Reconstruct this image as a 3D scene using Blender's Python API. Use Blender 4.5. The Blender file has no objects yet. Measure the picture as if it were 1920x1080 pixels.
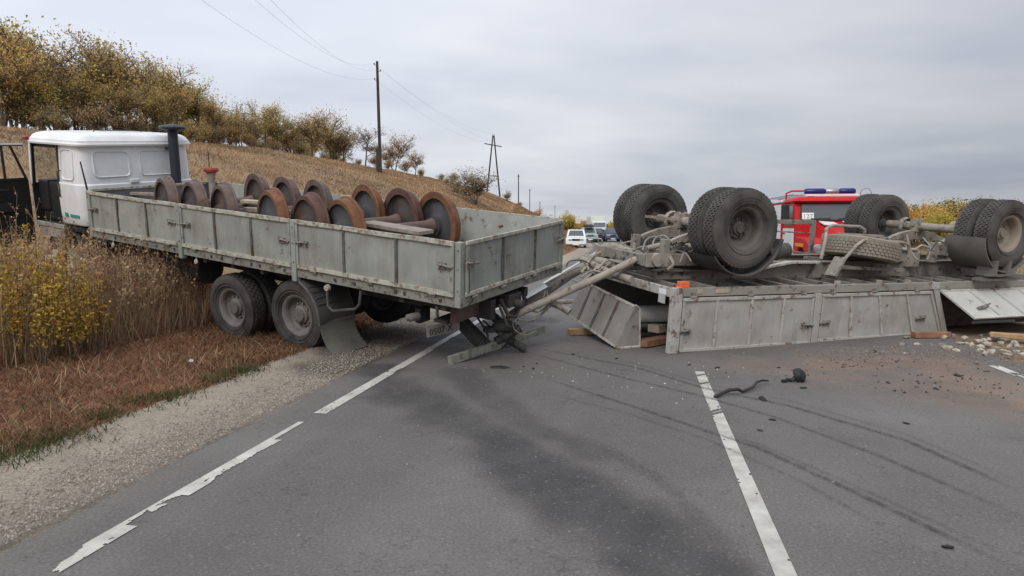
import bpy, math, random
import numpy as np
from mathutils import Matrix, Vector
R = math.radians
random.seed(7)
C = bpy.context.scene.collection
SC = bpy.context.scene

# ------------------------------------------------------------------ camera
F_PX, HZ, CAM_H = 1300.0, 427.0, 1.66
PITCH = math.atan((540 - HZ) / F_PX)
cam = bpy.data.cameras.new('camera')
cam.sensor_width = 36; cam.lens = 36 * F_PX / 1920; cam.clip_start = 0.05; cam.clip_end = 9000
cam_ob = bpy.data.objects.new('camera', cam); C.objects.link(cam_ob)
cam_ob.location = (0, 0, CAM_H); cam_ob.rotation_euler = (R(90) - PITCH, 0, 0)
SC.camera = cam_ob

# ------------------------------------------------------------------ world / light
SUN_EL, SUN_AZ = 42.0, -163.0        # degrees; azimuth measured from +Y towards +X
SC.view_settings.view_transform = 'Standard'; SC.view_settings.look = 'None'
SC.view_settings.exposure = 0.0; SC.view_settings.gamma = 1.0
SC.view_settings.use_curve_mapping = False
w = bpy.data.worlds.new('World'); SC.world = w; w.use_nodes = True
def build_world():
    nt = w.node_tree; N = nt.nodes; L = nt.links; N.clear()
    def nd(t, **k):
        n = N.new(t)
        for a, b in k.items(): setattr(n, a, b)
        return n
    out = nd('ShaderNodeOutputWorld')
    sky = nd('ShaderNodeTexSky', sky_type='NISHITA', sun_disc=False, sun_elevation=R(SUN_EL), sun_rotation=R(SUN_AZ))
    b1 = nd('ShaderNodeBackground'); b1.inputs[1].default_value = 0.07; L.new(sky.outputs[0], b1.inputs[0])
    tc = nd('ShaderNodeTexCoord'); sep = nd('ShaderNodeSeparateXYZ'); L.new(tc.outputs['Generated'], sep.inputs[0])
    def mth(op, a, b=None, clamp=False):
        n = nd('ShaderNodeMath', operation=op, use_clamp=clamp)
        for i, q in enumerate((a, b)):
            if q is None: continue
            if isinstance(q, (int, float)): n.inputs[i].default_value = q
            else: L.new(q, n.inputs[i])
        return n.outputs[0]
    z = mth('MAXIMUM', sep.outputs[2], 0.0)
    # cloud sheet seen in perspective: direction projected on a high layer
    zz = mth('ADD', z, 0.10)
    cx = mth('DIVIDE', sep.outputs[0], zz); cy = mth('DIVIDE', sep.outputs[1], zz)
    cmb = nd('ShaderNodeCombineXYZ'); L.new(cx, cmb.inputs[0]); L.new(cy, cmb.inputs[1])
    n1 = nd('ShaderNodeTexNoise'); n1.inputs['Scale'].default_value = .30; n1.inputs['Detail'].default_value = 4; n1.inputs['Roughness'].default_value = .48
    n1.inputs['Distortion'].default_value = .35
    L.new(cmb.outputs[0], n1.inputs['Vector'])
    n2 = nd('ShaderNodeTexNoise'); n2.inputs['Scale'].default_value = 1.3; n2.inputs['Detail'].default_value = 3
    L.new(cmb.outputs[0], n2.inputs['Vector'])
    cl = mth('ADD', mth('MULTIPLY', n1.outputs[0], .8), mth('MULTIPLY', n2.outputs[0], .2))
    ramp = nd('ShaderNodeValToRGB'); r = ramp.color_ramp
    r.elements[0].position = .34; r.elements[0].color = (.47, .505, .595, 1)
    r.elements[1].position = .66; r.elements[1].color = (.82, .845, .885, 1)
    L.new(cl, ramp.inputs[0])
    # overcast luminance grows to the zenith (CIE overcast), side of the hidden sun brighter
    lum = mth('ADD', mth('MULTIPLY', z, 1.05), .93)
    side = mth('ADD', mth('MULTIPLY', sep.outputs[0], -.40), 1.0)
    lum = mth('MULTIPLY', lum, side)
    b2 = nd('ShaderNodeBackground'); L.new(ramp.outputs[0], b2.inputs[0]); L.new(lum, b2.inputs[1])
    mx = nd('ShaderNodeMixShader'); mx.inputs[0].default_value = .93
    L.new(b1.outputs[0], mx.inputs[1]); L.new(b2.outputs[0], mx.inputs[2]); L.new(mx.outputs[0], out.inputs[0])
build_world()
sun = bpy.data.lights.new('sun', 'SUN'); sun.energy = 1.5; sun.angle = R(24); sun.color = (1, .95, .88)
so = bpy.data.objects.new('sun', sun); C.objects.link(so)
sd = Vector((math.sin(R(SUN_AZ)) * math.cos(R(SUN_EL)), math.cos(R(SUN_AZ)) * math.cos(R(SUN_EL)), math.sin(R(SUN_EL))))
so.rotation_euler = sd.to_track_quat('Z', 'Y').to_euler()

# ------------------------------------------------------------------ helpers
def ray(u, v):
    F = Vector((0, math.cos(PITCH), -math.sin(PITCH))); U = Vector((0, math.sin(PITCH), math.cos(PITCH)))
    return F + Vector((1, 0, 0)) * ((u - 960) / F_PX) + U * ((540 - v) / F_PX)
def gp(u, v, z=0.0):
    r = ray(u, v); return Vector((0, 0, CAM_H)) + r * ((z - CAM_H) / r.z)
def at(u, v, Y):
    r = ray(u, v); return Vector((0, 0, CAM_H)) + r * (Y / r.y)

class MB:
    def __init__(s): s.v = []; s.f = []; s.m = []
    def add(s, vs, fs, m=0, M=None):
        o = len(s.v)
        if M is not None: vs = [M @ Vector(q) for q in vs]
        s.v += [tuple(q) for q in vs]; s.f += [tuple(i + o for i in q) for q in fs]; s.m += [m] * len(fs)
        return s
    def box(s, a, b, m=0, M=None):
        (x0, y0, z0), (x1, y1, z1) = a, b
        return s.add([(x0,y0,z0),(x1,y0,z0),(x1,y1,z0),(x0,y1,z0),(x0,y0,z1),(x1,y0,z1),(x1,y1,z1),(x0,y1,z1)],
                     [(3,2,1,0),(4,5,6,7),(0,1,5,4),(1,2,6,5),(2,3,7,6),(3,0,4,7)], m, M)
    def bar(s, p, q, a, b, up=(0, 0, 1), m=0):
        p, q, up = Vector(p), Vector(q), Vector(up); d = (q - p).normalized()
        x = d.cross(up)
        if x.length < 1e-4: x = d.cross(Vector((1, 0, 0)))
        x.normalize(); y = x.cross(d)
        vs = [e + x * (i * a / 2) + y * (j * b / 2) for e in (p, q) for i, j in ((-1,-1),(1,-1),(1,1),(-1,1))]
        return s.add(vs, [(0,1,2,3),(7,6,5,4),(0,4,5,1),(1,5,6,2),(2,6,7,3),(3,7,4,0)], m)
    def tube(s, pts, r, n=8, m=0, cap=True):
        pts = [Vector(p) for p in pts]; k = len(pts); rs = r if isinstance(r, (list, tuple)) else [r] * k
        vs = []; pv = None
        for i, p in enumerate(pts):
            d = (pts[min(i + 1, k - 1)] - pts[max(i - 1, 0)]).normalized()
            if pv is None:
                pv = d.orthogonal().normalized()
            else:
                pv = pv - d * pv.dot(d)
                pv = pv.normalized() if pv.length > 1e-5 else d.orthogonal().normalized()
            w_ = d.cross(pv)
            vs += [p + (pv * math.cos(2*math.pi*j/n) + w_ * math.sin(2*math.pi*j/n)) * rs[i] for j in range(n)]
        fs = [(i*n+j, i*n+(j+1) % n, (i+1)*n+(j+1) % n, (i+1)*n+j) for i in range(k-1) for j in range(n)]
        if cap: fs += [tuple(range(n-1, -1, -1)), tuple(range((k-1)*n, k*n))]
        return s.add(vs, fs, m)
    def lathe(s, prof, n=32, c=(0, 0, 0), m=0, axis='y', a0=0.0, a1=None, M=None):
        full = a1 is None; a1 = a0 + 2*math.pi if full else a1
        k = len(prof); nn = n if full else n + 1; vs = []
        for j in range(nn):
            a = a0 + (a1 - a0) * j / n; ca, sa = math.cos(a), math.sin(a)
            for (r, h) in prof:
                q = (r*ca, h, r*sa) if axis == 'y' else ((r*ca, r*sa, h) if axis == 'z' else (h, r*ca, r*sa))
                vs.append((q[0]+c[0], q[1]+c[1], q[2]+c[2]))
        fs = []
        for j in range(n):
            j2 = (j + 1) % nn if full else j + 1
            for i in range(k - 1): fs.append((j*k+i, j*k+i+1, j2*k+i+1, j2*k+i))
        return s.add(vs, fs, m, M)
    def prism(s, poly, a, b, axis='y', m=0, M=None):
        n = len(poly)
        def q(p, h): return (p[0], h, p[1]) if axis == 'y' else ((h, p[0], p[1]) if axis == 'x' else (p[0], p[1], h))
        vs = [q(p, a) for p in poly] + [q(p, b) for p in poly]
        fs = [tuple(range(n)), tuple(range(2*n-1, n-1, -1))] + [(i, i+n, (i+1) % n + n, (i+1) % n) for i in range(n)]
        return s.add(vs, fs, m, M)
    def quad(s, a, b, c, d, th=0.0, m=0):
        a, b, c, d = map(Vector, (a, b, c, d)); n = (b - a).cross(d - a).normalized() * th
        if th == 0: return s.add([a, b, c, d], [(0,1,2,3)], m)
        vs = [a, b, c, d, a+n, b+n, c+n, d+n]
        return s.add(vs, [(3,2,1,0),(4,5,6,7),(0,1,5,4),(1,2,6,5),(2,3,7,6),(3,0,4,7)], m)
    def mesh(s, name, mats, smooth=None, fixn=True):
        me = bpy.data.meshes.new(name); me.from_pydata(s.v, [], s.f)
        mats = mats if isinstance(mats, (list, tuple)) else [mats]
        for q in mats: me.materials.append(q)
        if len(mats) > 1: me.polygons.foreach_set('material_index', s.m)
        if fixn:
            import bmesh
            bm = bmesh.new(); bm.from_mesh(me); bmesh.ops.recalc_face_normals(bm, faces=bm.faces); bm.to_mesh(me); bm.free()
        if smooth:
            me.polygons.foreach_set('use_smooth', [True] * len(me.polygons)); me.set_sharp_from_angle(angle=R(smooth))
        me.update(); return me
    def build(s, name, mats, parent=None, smooth=None, bevel=0, loc=None):
        o = bpy.data.objects.new(name, s.mesh(name, mats, smooth)); C.objects.link(o)
        if parent is not None: o.parent = parent
        if loc is not None: o.location = loc
        if bevel:
            b = o.modifiers.new('bevel', 'BEVEL'); b.width = bevel; b.segments = 2; b.limit_method = 'ANGLE'; b.angle_limit = R(40)
        return o
def npmesh(name, V, Fq, mat, col=None, smooth=False):
    """numpy arrays -> mesh; Fq (n,k) with constant k"""
    V = np.asarray(V, np.float32); Fq = np.asarray(Fq, np.int32); n, k = Fq.shape
    me = bpy.data.meshes.new(name); me.vertices.add(len(V)); me.vertices.foreach_set('co', V.ravel())
    me.loops.add(n*k); me.loops.foreach_set('vertex_index', Fq.ravel())
    me.polygons.add(n); me.polygons.foreach_set('loop_start', np.arange(0, n*k, k, dtype=np.int32))
    if smooth: me.polygons.foreach_set('use_smooth', np.ones(n, bool))
    if col is not None:
        a = me.color_attributes.new('col', 'FLOAT_COLOR', 'POINT')
        c4 = np.ones((len(V), 4), np.float32); c4[:, :3] = col; a.data.foreach_set('color', c4.ravel())
    me.materials.append(mat); me.update(calc_edges=True); me.validate(); return me
def link(name, me, parent=None, loc=None):
    o = bpy.data.objects.new(name, me); C.objects.link(o)
    if parent is not None: o.parent = parent
    if loc is not None: o.location = loc
    return o
def tag(o, label, cat, group=None):
    o['label'] = label; o['category'] = cat
    if group: o['group'] = group
    return o
def struct(o): o['kind'] = 'structure'; return o
def stuff(o, label, cat=None):
    o['kind'] = 'stuff'; o['label'] = label
    if cat: o['category'] = cat
    return o
def thing(name, label, cat, loc=(0, 0, 0), rz=0.0, group=None, M=None):
    o = bpy.data.objects.new(name, None); C.objects.link(o); o.empty_display_size = .2
    if M is not None: o.matrix_world = M
    else: o.location = loc; o.rotation_euler = (0, 0, rz)
    return tag(o, label, cat, group)
def copy_tree(o, parent=None):
    c = o.copy(); C.objects.link(c)
    if parent is not None: c.parent = parent
    for ch in list(o.children): copy_tree(ch, c)
    return c

# numpy value noise
_rng = np.random.RandomState(3); _T = _rng.rand(256, 256)
def vn(x, y):
    xi = np.floor(x).astype(int); yi = np.floor(y).astype(int); fx = x - xi; fy = y - yi
    fx = fx*fx*(3-2*fx); fy = fy*fy*(3-2*fy); g = lambda a, b: _T[a % 256, b % 256]
    return (g(xi, yi)*(1-fx)+g(xi+1, yi)*fx)*(1-fy)+(g(xi, yi+1)*(1-fx)+g(xi+1, yi+1)*fx)*fy
def fbm(x, y, o=4): return sum(vn(x*2**i+17*i, y*2**i+31*i)*.5**i for i in range(o)) / sum(.5**i for i in range(o))
def sst(a, b, x): t = np.clip((x-a)/(b-a), 0, 1); return t*t*(3-2*t)

# ------------------------------------------------------------------ materials
def pm(name, col, rough=.6, var=.18, scale=4.0, rust=0.0, rustcol=(.11, .045, .02), rscale=7.0, dust=0.0, dustcol=(.27, .24, .205),
       metal=0.0, bump=0.0, bscale=60.0, spec=.4, streak=False, attr=None, rnd=0.0, coat=0.0, trans=0.0, alpha=None):
    m = bpy.data.materials.new(name); m.use_nodes = True
    nt = m.node_tree; N = nt.nodes; L = nt.links; b = N['Principled BSDF']
    b.inputs['Roughness'].default_value = rough; b.inputs['Metallic'].default_value = metal
    b.inputs['Specular IOR Level'].default_value = spec; b.inputs['Coat Weight'].default_value = coat
    if trans: b.inputs['Transmission Weight'].default_value = trans
    tc = N.new('ShaderNodeTexCoord')
    def noise(sc, det=5, rg=.6, vec=None):
        n = N.new('ShaderNodeTexNoise'); n.inputs['Scale'].default_value = sc; n.inputs['Detail'].default_value = det; n.inputs['Roughness'].default_value = rg
        L.new(vec if vec else tc.outputs['Object'], n.inputs['Vector']); return n.outputs[0]
    def rng(x, a, b_, c, d):
        n = N.new('ShaderNodeMapRange'); n.inputs[1].default_value = a; n.inputs[2].default_value = b_; n.inputs[3].default_value = c; n.inputs[4].default_value = d
        L.new(x, n.inputs[0]); return n.outputs[0]
    def mix(f, c1, c2, typ='MIX'):
        n = N.new('ShaderNodeMix'); n.data_type = 'RGBA'; n.blend_type = typ
        for i, q in ((0, f), (6, c1), (7, c2)):
            if isinstance(q, (float, int)): n.inputs[i].default_value = q
            elif isinstance(q, tuple): n.inputs[i].default_value = (*q, 1)
            else: L.new(q, n.inputs[i])
        return n.outputs[2]
    if attr:
        a = N.new('ShaderNodeAttribute'); a.attribute_name = attr; c = a.outputs['Color']
    else: c = mix(0.0, col, col)
    if rnd:
        oi = N.new('ShaderNodeObjectInfo'); hs = N.new('ShaderNodeHueSaturation')
        L.new(rng(oi.outputs['Random'], 0, 1, .5-rnd*.12, .5+rnd*.12), hs.inputs['Hue'])
        mm = N.new('ShaderNodeMath'); mm.operation = 'MULTIPLY'; mm.inputs[1].default_value = 7.31; L.new(oi.outputs['Random'], mm.inputs[0])
        fr = N.new('ShaderNodeMath'); fr.operation = 'FRACT'; L.new(mm.outputs[0], fr.inputs[0])
        L.new(rng(fr.outputs[0], 0, 1, 1-rnd*.5, 1+rnd*.5), hs.inputs['Value']); L.new(c, hs.inputs['Color']); c = hs.outputs[0]
    if var:
        v = rng(noise(scale), .3, .7, 1-var, 1+var)
        vv = N.new('ShaderNodeCombineXYZ'); [L.new(v, vv.inputs[i]) for i in range(3)]
        c = mix(1.0, c, vv.outputs[0], 'MULTIPLY')
    if streak:
        mp = N.new('ShaderNodeMapping'); mp.inputs['Scale'].default_value = (9, 9, .7); L.new(tc.outputs['Object'], mp.inputs[0])
        c = mix(rng(noise(1.6, 4, .6, mp.outputs[0]), .5, .75, 0, .35), c, dustcol)
    if dust: c = mix(rng(noise(2.2, 6, .65), .35, .65, max(0, dust-.3), min(1, dust+.25)), c, dustcol)
    if rust:
        f = rng(noise(rscale, 8, .7), .66-.3*rust, .74-.3*rust, 0, 1); c = mix(f, c, rustcol)
    L.new(c, b.inputs['Base Color'])
    if rough > .3:
        L.new(rng(noise(scale*2.3), .3, .7, max(.05, rough-.12), min(1, rough+.12)), b.inputs['Roughness'])
    if bump:
        bp = N.new('ShaderNodeBump'); bp.inputs['Strength'].default_value = bump; bp.inputs['Distance'].default_value = .02
        L.new(noise(bscale, 4, .6), bp.inputs['Height']); L.new(bp.outputs[0], b.inputs['Normal'])
    return m

M_board = pm('grey_green_paint', (.275, .288, .262), .55, .14, 2.0, rust=.19, rscale=5, streak=True, dustcol=(.22, .20, .165), spec=.35)
M_rail = pm('worn_pale_rail', (.40, .39, .335), .6, .25, 9, rust=.5, rscale=13, rustcol=(.20, .15, .11), bump=.15)
M_rib = pm('dark_rib_paint', (.10, .105, .092), .7, .25, 8, rust=.5, rscale=6, rustcol=(.085, .05, .03))  # dark rib tone, also the painted shadow and dirt line beside trailer ribs
M_beam = pm('grimy_floor_beam', (.225, .225, .195), .65, .2, 6, rust=.45, rscale=14, rustcol=(.10, .08, .065), bump=.2)
M_rust = pm('rusty_iron', (.12, .062, .035), .85, .4, 9, bump=.4)
M_latch = pm('latch_iron', (.20, .185, .16), .6, .4, 20, rust=.4, rscale=24, rustcol=(.10, .055, .035))
M_inner = pm('inner_board_paint', (.36, .375, .35), .6, .15, 3, rust=.36, rscale=4.5, rustcol=(.13, .085, .055))
M_taupe = pm('dusty_taupe_paint', (.37, .37, .345), .65, .12, 2.5, rust=.2, rscale=6, dust=.35, dustcol=(.33, .305, .265), streak=True)
M_lbeam = pm('dusty_beam_paint', (.27, .26, .235), .65, .16, 3, rust=.3, rscale=5, dust=.35, dustcol=(.25, .22, .19), streak=False)
M_taupe_light = pm('dusty_lightened_panel', (.47, .47, .44), .55, .10, 2.5, rust=.2, rscale=6, dust=.15, dustcol=(.36, .34, .3))  # paler taupe; on the torn board it holds caught light as colour
M_taupe_rail = pm('dusty_rail', (.40, .385, .345), .65, .16, 8, rust=.45, rscale=9, rustcol=(.19, .125, .095), bump=.15)
M_post = pm('pale_post_paint', (.40, .385, .36), .65, .15, 6, rust=.5, rscale=8, rustcol=(.16, .10, .075))
M_gate = pm('brownish_gate_paint', (.265, .245, .22), .6, .12, 3, rust=.15, rscale=5, rustcol=(.09, .06, .045))
M_under = pm('dusty_underframe', (.20, .18, .155), .8, .3, 5, rust=.4, rscale=7, rustcol=(.06, .05, .045), dust=.4, dustcol=(.27, .24, .205), bump=.3, bscale=40)
M_dust = pm('dust_caked_iron', (.29, .255, .215), .9, .3, 6, rust=.35, rscale=8, rustcol=(.12, .095, .075), bump=.4, bscale=30)
M_dark = pm('dark_chassis', (.035, .034, .033), .75, .4, 6, dust=.15, dustcol=(.09, .08, .07), bump=.2)
M_floor = pm('floor_underside', (.05, .045, .04), .9, .4, 6, dust=.1)
M_rubber = pm('tyre_rubber', (.030, .030, .030), .8, .35, 5, dust=.22, dustcol=(.12, .108, .095), spec=.3, bump=.15, bscale=80)
M_rubber_dusty = pm('dusty_tyre_rubber', (.040, .038, .035), .85, .3, 4, dust=.42, dustcol=(.135, .127, .115), spec=.25, bump=.2, bscale=70)
M_rubber_caked = pm('dust_caked_tyre', (.20, .175, .14), .95, .3, 5, dust=.5, dustcol=(.30, .265, .215), bump=.3)
M_rim = pm('grimy_rim', (.125, .118, .112), .7, .3, 7, rust=.12, rscale=9, dust=.3, dustcol=(.19, .165, .15), bump=.2)
M_rim_dark = pm('dark_dusty_rim', (.07, .066, .06), .75, .3, 7, dust=.25, dustcol=(.15, .135, .115), bump=.2)
M_rim_dust = pm('dust_caked_rim', (.22, .19, .155), .85, .25, 6, dust=.5, dustcol=(.28, .24, .195), bump=.3)
M_mud = pm('mudguard_plastic', (.045, .046, .045), .6, .3, 5, dust=.3, dustcol=(.14, .125, .11))
M_mudgrey = pm('dusty_mudguard', (.10, .10, .09), .7, .25, 4, dust=.4, dustcol=(.19, .175, .15))
M_cab = pm('white_cab_paint', (.74, .76, .78), .35, .05, 2, dust=.05, dustcol=(.5, .46, .4), spec=.5, coat=.2)
M_cabgrey = pm('cab_lower_grey', (.33, .34, .33), .6, .2, 5, dust=.3)
M_black = pm('black_plastic', (.018, .018, .019), .55, .3, 8)
M_blacksoft = pm('door_lining', (.014, .014, .015), .8, .3, 8)
M_stack = pm('dark_blue_stack', (.025, .03, .038), .5, .2, 6)
M_teal = pm('teal_stripe', (.05, .23, .20), .5, .1)
M_amber = pm('amber_lens', (.75, .16, .06), .35, .1)
M_redlens = pm('red_lens', (.22, .02, .02), .3, .1)
M_white = pm('white_paint', (.75, .76, .75), .4, .08, 3)
M_silver = pm('silver_grille', (.35, .35, .36), .35, .1, metal=.7)
M_glass = pm('dark_glass', (.10, .115, .13), .08, .05, spec=.7)
M_glassgrey = pm('grey_windscreen', (.085, .095, .105), .2, .06, spec=.45)
M_red = pm('fire_red_paint', (.46, .010, .012), .5, .1, 3, spec=.25)
M_blue = pm('blue_beacon_lens', (.012, .015, .13), .3, .1)
M_yellow = pm('orange_yellow_stripe', (.75, .28, .03), .5, .05)
M_ws_brown = pm('wheel_steel_brown', (.115, .078, .066), .65, .3, 6, rust=.4, rscale=5, rustcol=(.10, .05, .032), bump=.2)
M_ws_orange = pm('wheel_rim_orange_rust', (.165, .070, .032), .75, .35, 6, rust=.5, rscale=5, rustcol=(.12, .055, .03), bump=.25)
M_ws_red = pm('wheel_rim_red_rust', (.105, .050, .038), .75, .35, 6, rust=.5, rscale=6, rustcol=(.10, .06, .045), bump=.25)
M_ws_disc = pm('wheel_disc_grey', (.058, .058, .062), .6, .3, 4, rust=.15, rscale=5, rustcol=(.09, .05, .035), bump=.2)
M_ws_disc_brown = pm('wheel_disc_brown', (.055, .043, .040), .65, .3, 4, rust=.35, rscale=5, bump=.2)
M_wood_grey = pm('weathered_wood', (.26, .22, .185), .85, .3, 8, bump=.4, bscale=30)
M_wood = pm('raw_wood', (.40, .25, .13), .8, .3, 8, bump=.4, bscale=30)
M_wood_red = pm('reddish_wood', (.24, .125, .08), .85, .3, 8, bump=.4, bscale=30)
M_wood_pale = pm('pale_wood', (.42, .37, .27), .8, .2, 6, bump=.3)
M_bark = pm('bark', (.115, .092, .072), .9, .3, 5, rnd=.25)
M_leaf = pm('autumn_leaves', (0, 0, 0), .7, 0, attr='col', rnd=.14, spec=.2)
M_blade = pm('grass_blades', (0, 0, 0), .8, 0, attr='col', spec=.15)
def translucent(m, f):
    nt = m.node_tree; N = nt.nodes; L = nt.links; b = N['Principled BSDF']; out = N['Material Output']
    t = N.new('ShaderNodeBsdfTranslucent'); src = b.inputs['Base Color'].links[0].from_socket; L.new(src, t.inputs['Color'])
    mx = N.new('ShaderNodeMixShader'); mx.inputs[0].default_value = f; L.new(b.outputs[0], mx.inputs[1]); L.new(t.outputs[0], mx.inputs[2]); L.new(mx.outputs[0], out.inputs['Surface'])
translucent(M_leaf, .45); translucent(M_blade, .35)
M_pole = pm('tarred_pole_wood', (.05, .042, .038), .9, .3, 4, bump=.3)
M_wire = pm('dark_wire', (.36, .36, .39), .6, 0)
M_cer = pm('insulator', (.10, .10, .10), .4, .1)
M_concrete = pm('pale_concrete', (.42, .37, .30), .9, .2, 5, bump=.5, bscale=20)
M_stone = pm('white_stone', (.40, .355, .29), .9, .25, 12, rnd=.3, bump=.3)
M_rubberhose = pm('black_hose', (.02, .02, .021), .5, .3, 10, dust=.12, dustcol=(.09, .085, .08))
M_palehose = pm('dusty_hose', (.22, .20, .175), .8, .25, 10)
M_greycyl = pm('white_barrel_paint', (.55, .55, .55), .55, .15, 4, dust=.2)
M_plate = pm('licence_plate', (.30, .29, .275), .5, .15, 10, dust=.4, dustcol=(.28, .26, .23))
M_sign = pm('sign_face', (.70, .70, .62), .5, .05)
M_redbrick = pm('dirty_red_cap', (.25, .045, .025), .7, .3, 10)

def grime(m, scale, amt, colr, zs=1.0):
    '''large stains and scuffs of their own shape over a painted panel'''
    nt = m.node_tree; N = nt.nodes; L = nt.links; b = N['Principled BSDF']; src = b.inputs['Base Color'].links[0].from_socket
    tc = N.new('ShaderNodeTexCoord'); mp = N.new('ShaderNodeMapping'); mp.inputs['Scale'].default_value = (1, 1, zs); L.new(tc.outputs['Object'], mp.inputs[0])
    n = N.new('ShaderNodeTexNoise'); n.inputs['Scale'].default_value = scale; n.inputs['Detail'].default_value = 7; n.inputs['Roughness'].default_value = .68; n.inputs['Distortion'].default_value = .6; L.new(mp.outputs[0], n.inputs[0])
    r = N.new('ShaderNodeMapRange'); r.inputs[1].default_value = .50; r.inputs[2].default_value = .72; r.inputs[3].default_value = 0; r.inputs[4].default_value = amt; L.new(n.outputs[0], r.inputs[0])
    mx = N.new('ShaderNodeMix'); mx.data_type = 'RGBA'; L.new(r.outputs[0], mx.inputs[0]); L.new(src, mx.inputs[6]); mx.inputs[7].default_value = (*colr, 1); L.new(mx.outputs[2], b.inputs['Base Color'])
grime(M_board, 1.6, .55, (.15, .145, .12)); grime(M_board, 5, .35, (.36, .37, .345), .4); grime(M_board, 3, .5, (.13, .10, .075), .22)
grime(M_taupe, 1.4, .5, (.22, .20, .165)); grime(M_taupe, 4, .4, (.46, .455, .43), .5); grime(M_taupe, 3, .45, (.17, .13, .10), .25)
grime(M_gate, 2.5, .4, (.16, .135, .115)); grime(M_cab, 2.2, .22, (.47, .45, .40), .5); grime(M_inner, 2.5, .5, (.22, .19, .15), .4); grime(M_beam, 4, .5, (.12, .105, .085))
# ------------------------------------------------------------------ road coordinates
HEAD = R(10.3); DX, DY = math.sin(HEAD), math.cos(HEAD); NX, NY = math.cos(HEAD), -math.sin(HEAD)
KC = .00139
def off(t):
    t = np.asarray(t, float); a = np.clip(t-40, 0, 90); return KC*a*a + np.clip(t-130, 0, None)*2*KC*90
def road_xy(t, sr):
    s = sr - off(t); return t*DX + s*NX, t*DY + s*NY
def to_st(x, y): return x*DX + y*DY, x*NX + y*NY      # t, s
_bs = [-4000, -60, -30, -11, -8.5, -6.5, -5.0, -4.25, -3.2, -3.0, 4.55, 4.8, 6.0, 9, 30, 4000]
_bz = [.3, .3, .3, .28, .22, .12, .07, .035, -.03, -.07, -.07, -.03, -.05, -.25, -.5, -.5]
_hs = [-4000, -150, -60, -45, -36, -29, -23, -18, -14, -11, -8.5]
_hz = [10, 9.6, 9.2, 9.0, 8.6, 7.8, 6.3, 4.4, 2.4, .85, 0]
def height(x, y):
    x = np.asarray(x, float); y = np.asarray(y, float)
    t, s = to_st(x, y); o = off(t); sr = s + o; sh = s + np.clip(o-6, 0, None)
    fall = np.interp(t, [0, 30, 52, 75, 95, 115, 146, 200, 380, 600, 1200], [.70, .78, .97, 1.02, 1.08, 1.06, .80, .62, .40, .25, .08])
    z = np.interp(sr, _bs, _bz) + np.interp(sh, _hs, _hz)*fall
    rough = np.clip((np.abs(sr-.7)-5)/4, 0, 1)
    return z + rough*((fbm(x*.35, y*.35)-.5)*.25 + (fbm(x*.06+9, y*.06)-.5)*.45*np.clip((np.abs(sr-.7)-10)/15, 0, 1))
def hz(x, y): return float(height(x, y))

def build_ground():
    S = np.unique(np.concatenate([np.arange(-12, 9, .3), np.arange(-44, -12, 1.0), np.arange(9, 40, 2), [-3800, -2000, -1000, -500, -300, -200, -150, -120, -100, -85, -70, -60, -52, 50, 65, 90, 130, 200, 350, 700, 1500, 3800]]))
    T = np.unique(np.concatenate([[-60, -30, -15, -8, -4], np.arange(0, 30, .4), np.arange(30, 150, 2.0), np.arange(150, 400, 10), [450, 520, 620, 800, 1100, 1600, 2400, 4000, 6500]]))
    TT, SS = np.meshgrid(T, S, indexing='ij')
    SR = SS  # follow the bend near the road only
    wgt = 1 - sst(30, 80, np.abs(SS))
    s = SS - off(np.minimum(TT, 400))*wgt
    X = TT*DX + s*NX; Y = TT*DY + s*NY; Z = height(X, Y)
    n = fbm(X*.5, Y*.5); n2 = fbm(X*.12+5, Y*.12); sr = to_st(X, Y)[1] + off(TT)
    def c(*a): return np.array(a)
    tan = c(.32, .225, .13); tan2 = c(.25, .165, .10); red = c(.19, .095, .055); soil = c(.20, .145, .10); far = c(.20, .16, .09)
    col = tan*(1-n[..., None]) + tan2*n[..., None]
    k = ((1-sst(-12, -8.5, -sr*-1))[..., None])
    k = sst(-10.5, -7.5, sr)[..., None]; col = col*(1-k) + (red*(.7+.6*n2[..., None]))*k
    k = sst(4.3, 4.9, sr)[..., None]; col = col*(1-k) + (soil*(.75+.5*n[..., None]))*k
    k = sst(9, 16, sr)[..., None]; col = col*(1-k) + (far*(.8+.4*n2[..., None]))*k
    nt_, ns_ = TT.shape; idx = np.arange(nt_*ns_).reshape(nt_, ns_)
    Fq = np.stack([idx[:-1, :-1], idx[:-1, 1:], idx[1:, 1:], idx[1:, :-1]], -1).reshape(-1, 4)
    m = pm('ground_soil', (0, 0, 0), .95, .25, 3, attr='col', bump=.5, bscale=25, spec=.1)
    struct(link('ground', npmesh('ground', np.stack([X, Y, Z], -1).reshape(-1, 3), Fq[:, ::-1], m, col.reshape(-1, 3), True)))
build_ground()

def sheet(name, T, S, zf, mat, colf=None, jit=None):
    TT, SS = np.meshgrid(T, S, indexing='ij')
    if jit is not None: SS = SS + jit(TT, SS)
    X, Y = road_xy(TT, SS); Z = zf(TT, SS)
    idx = np.arange(TT.size).reshape(TT.shape)
    Fq = np.stack([idx[:-1, :-1], idx[1:, :-1], idx[1:, 1:], idx[:-1, 1:]], -1).reshape(-1, 4)
    col = colf(X, Y, TT, SS).reshape(-1, 3) if colf else None
    return struct(link(name, npmesh(name, np.stack([X, Y, Z], -1).reshape(-1, 3), Fq[:, ::-1], mat, col, True)))

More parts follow.
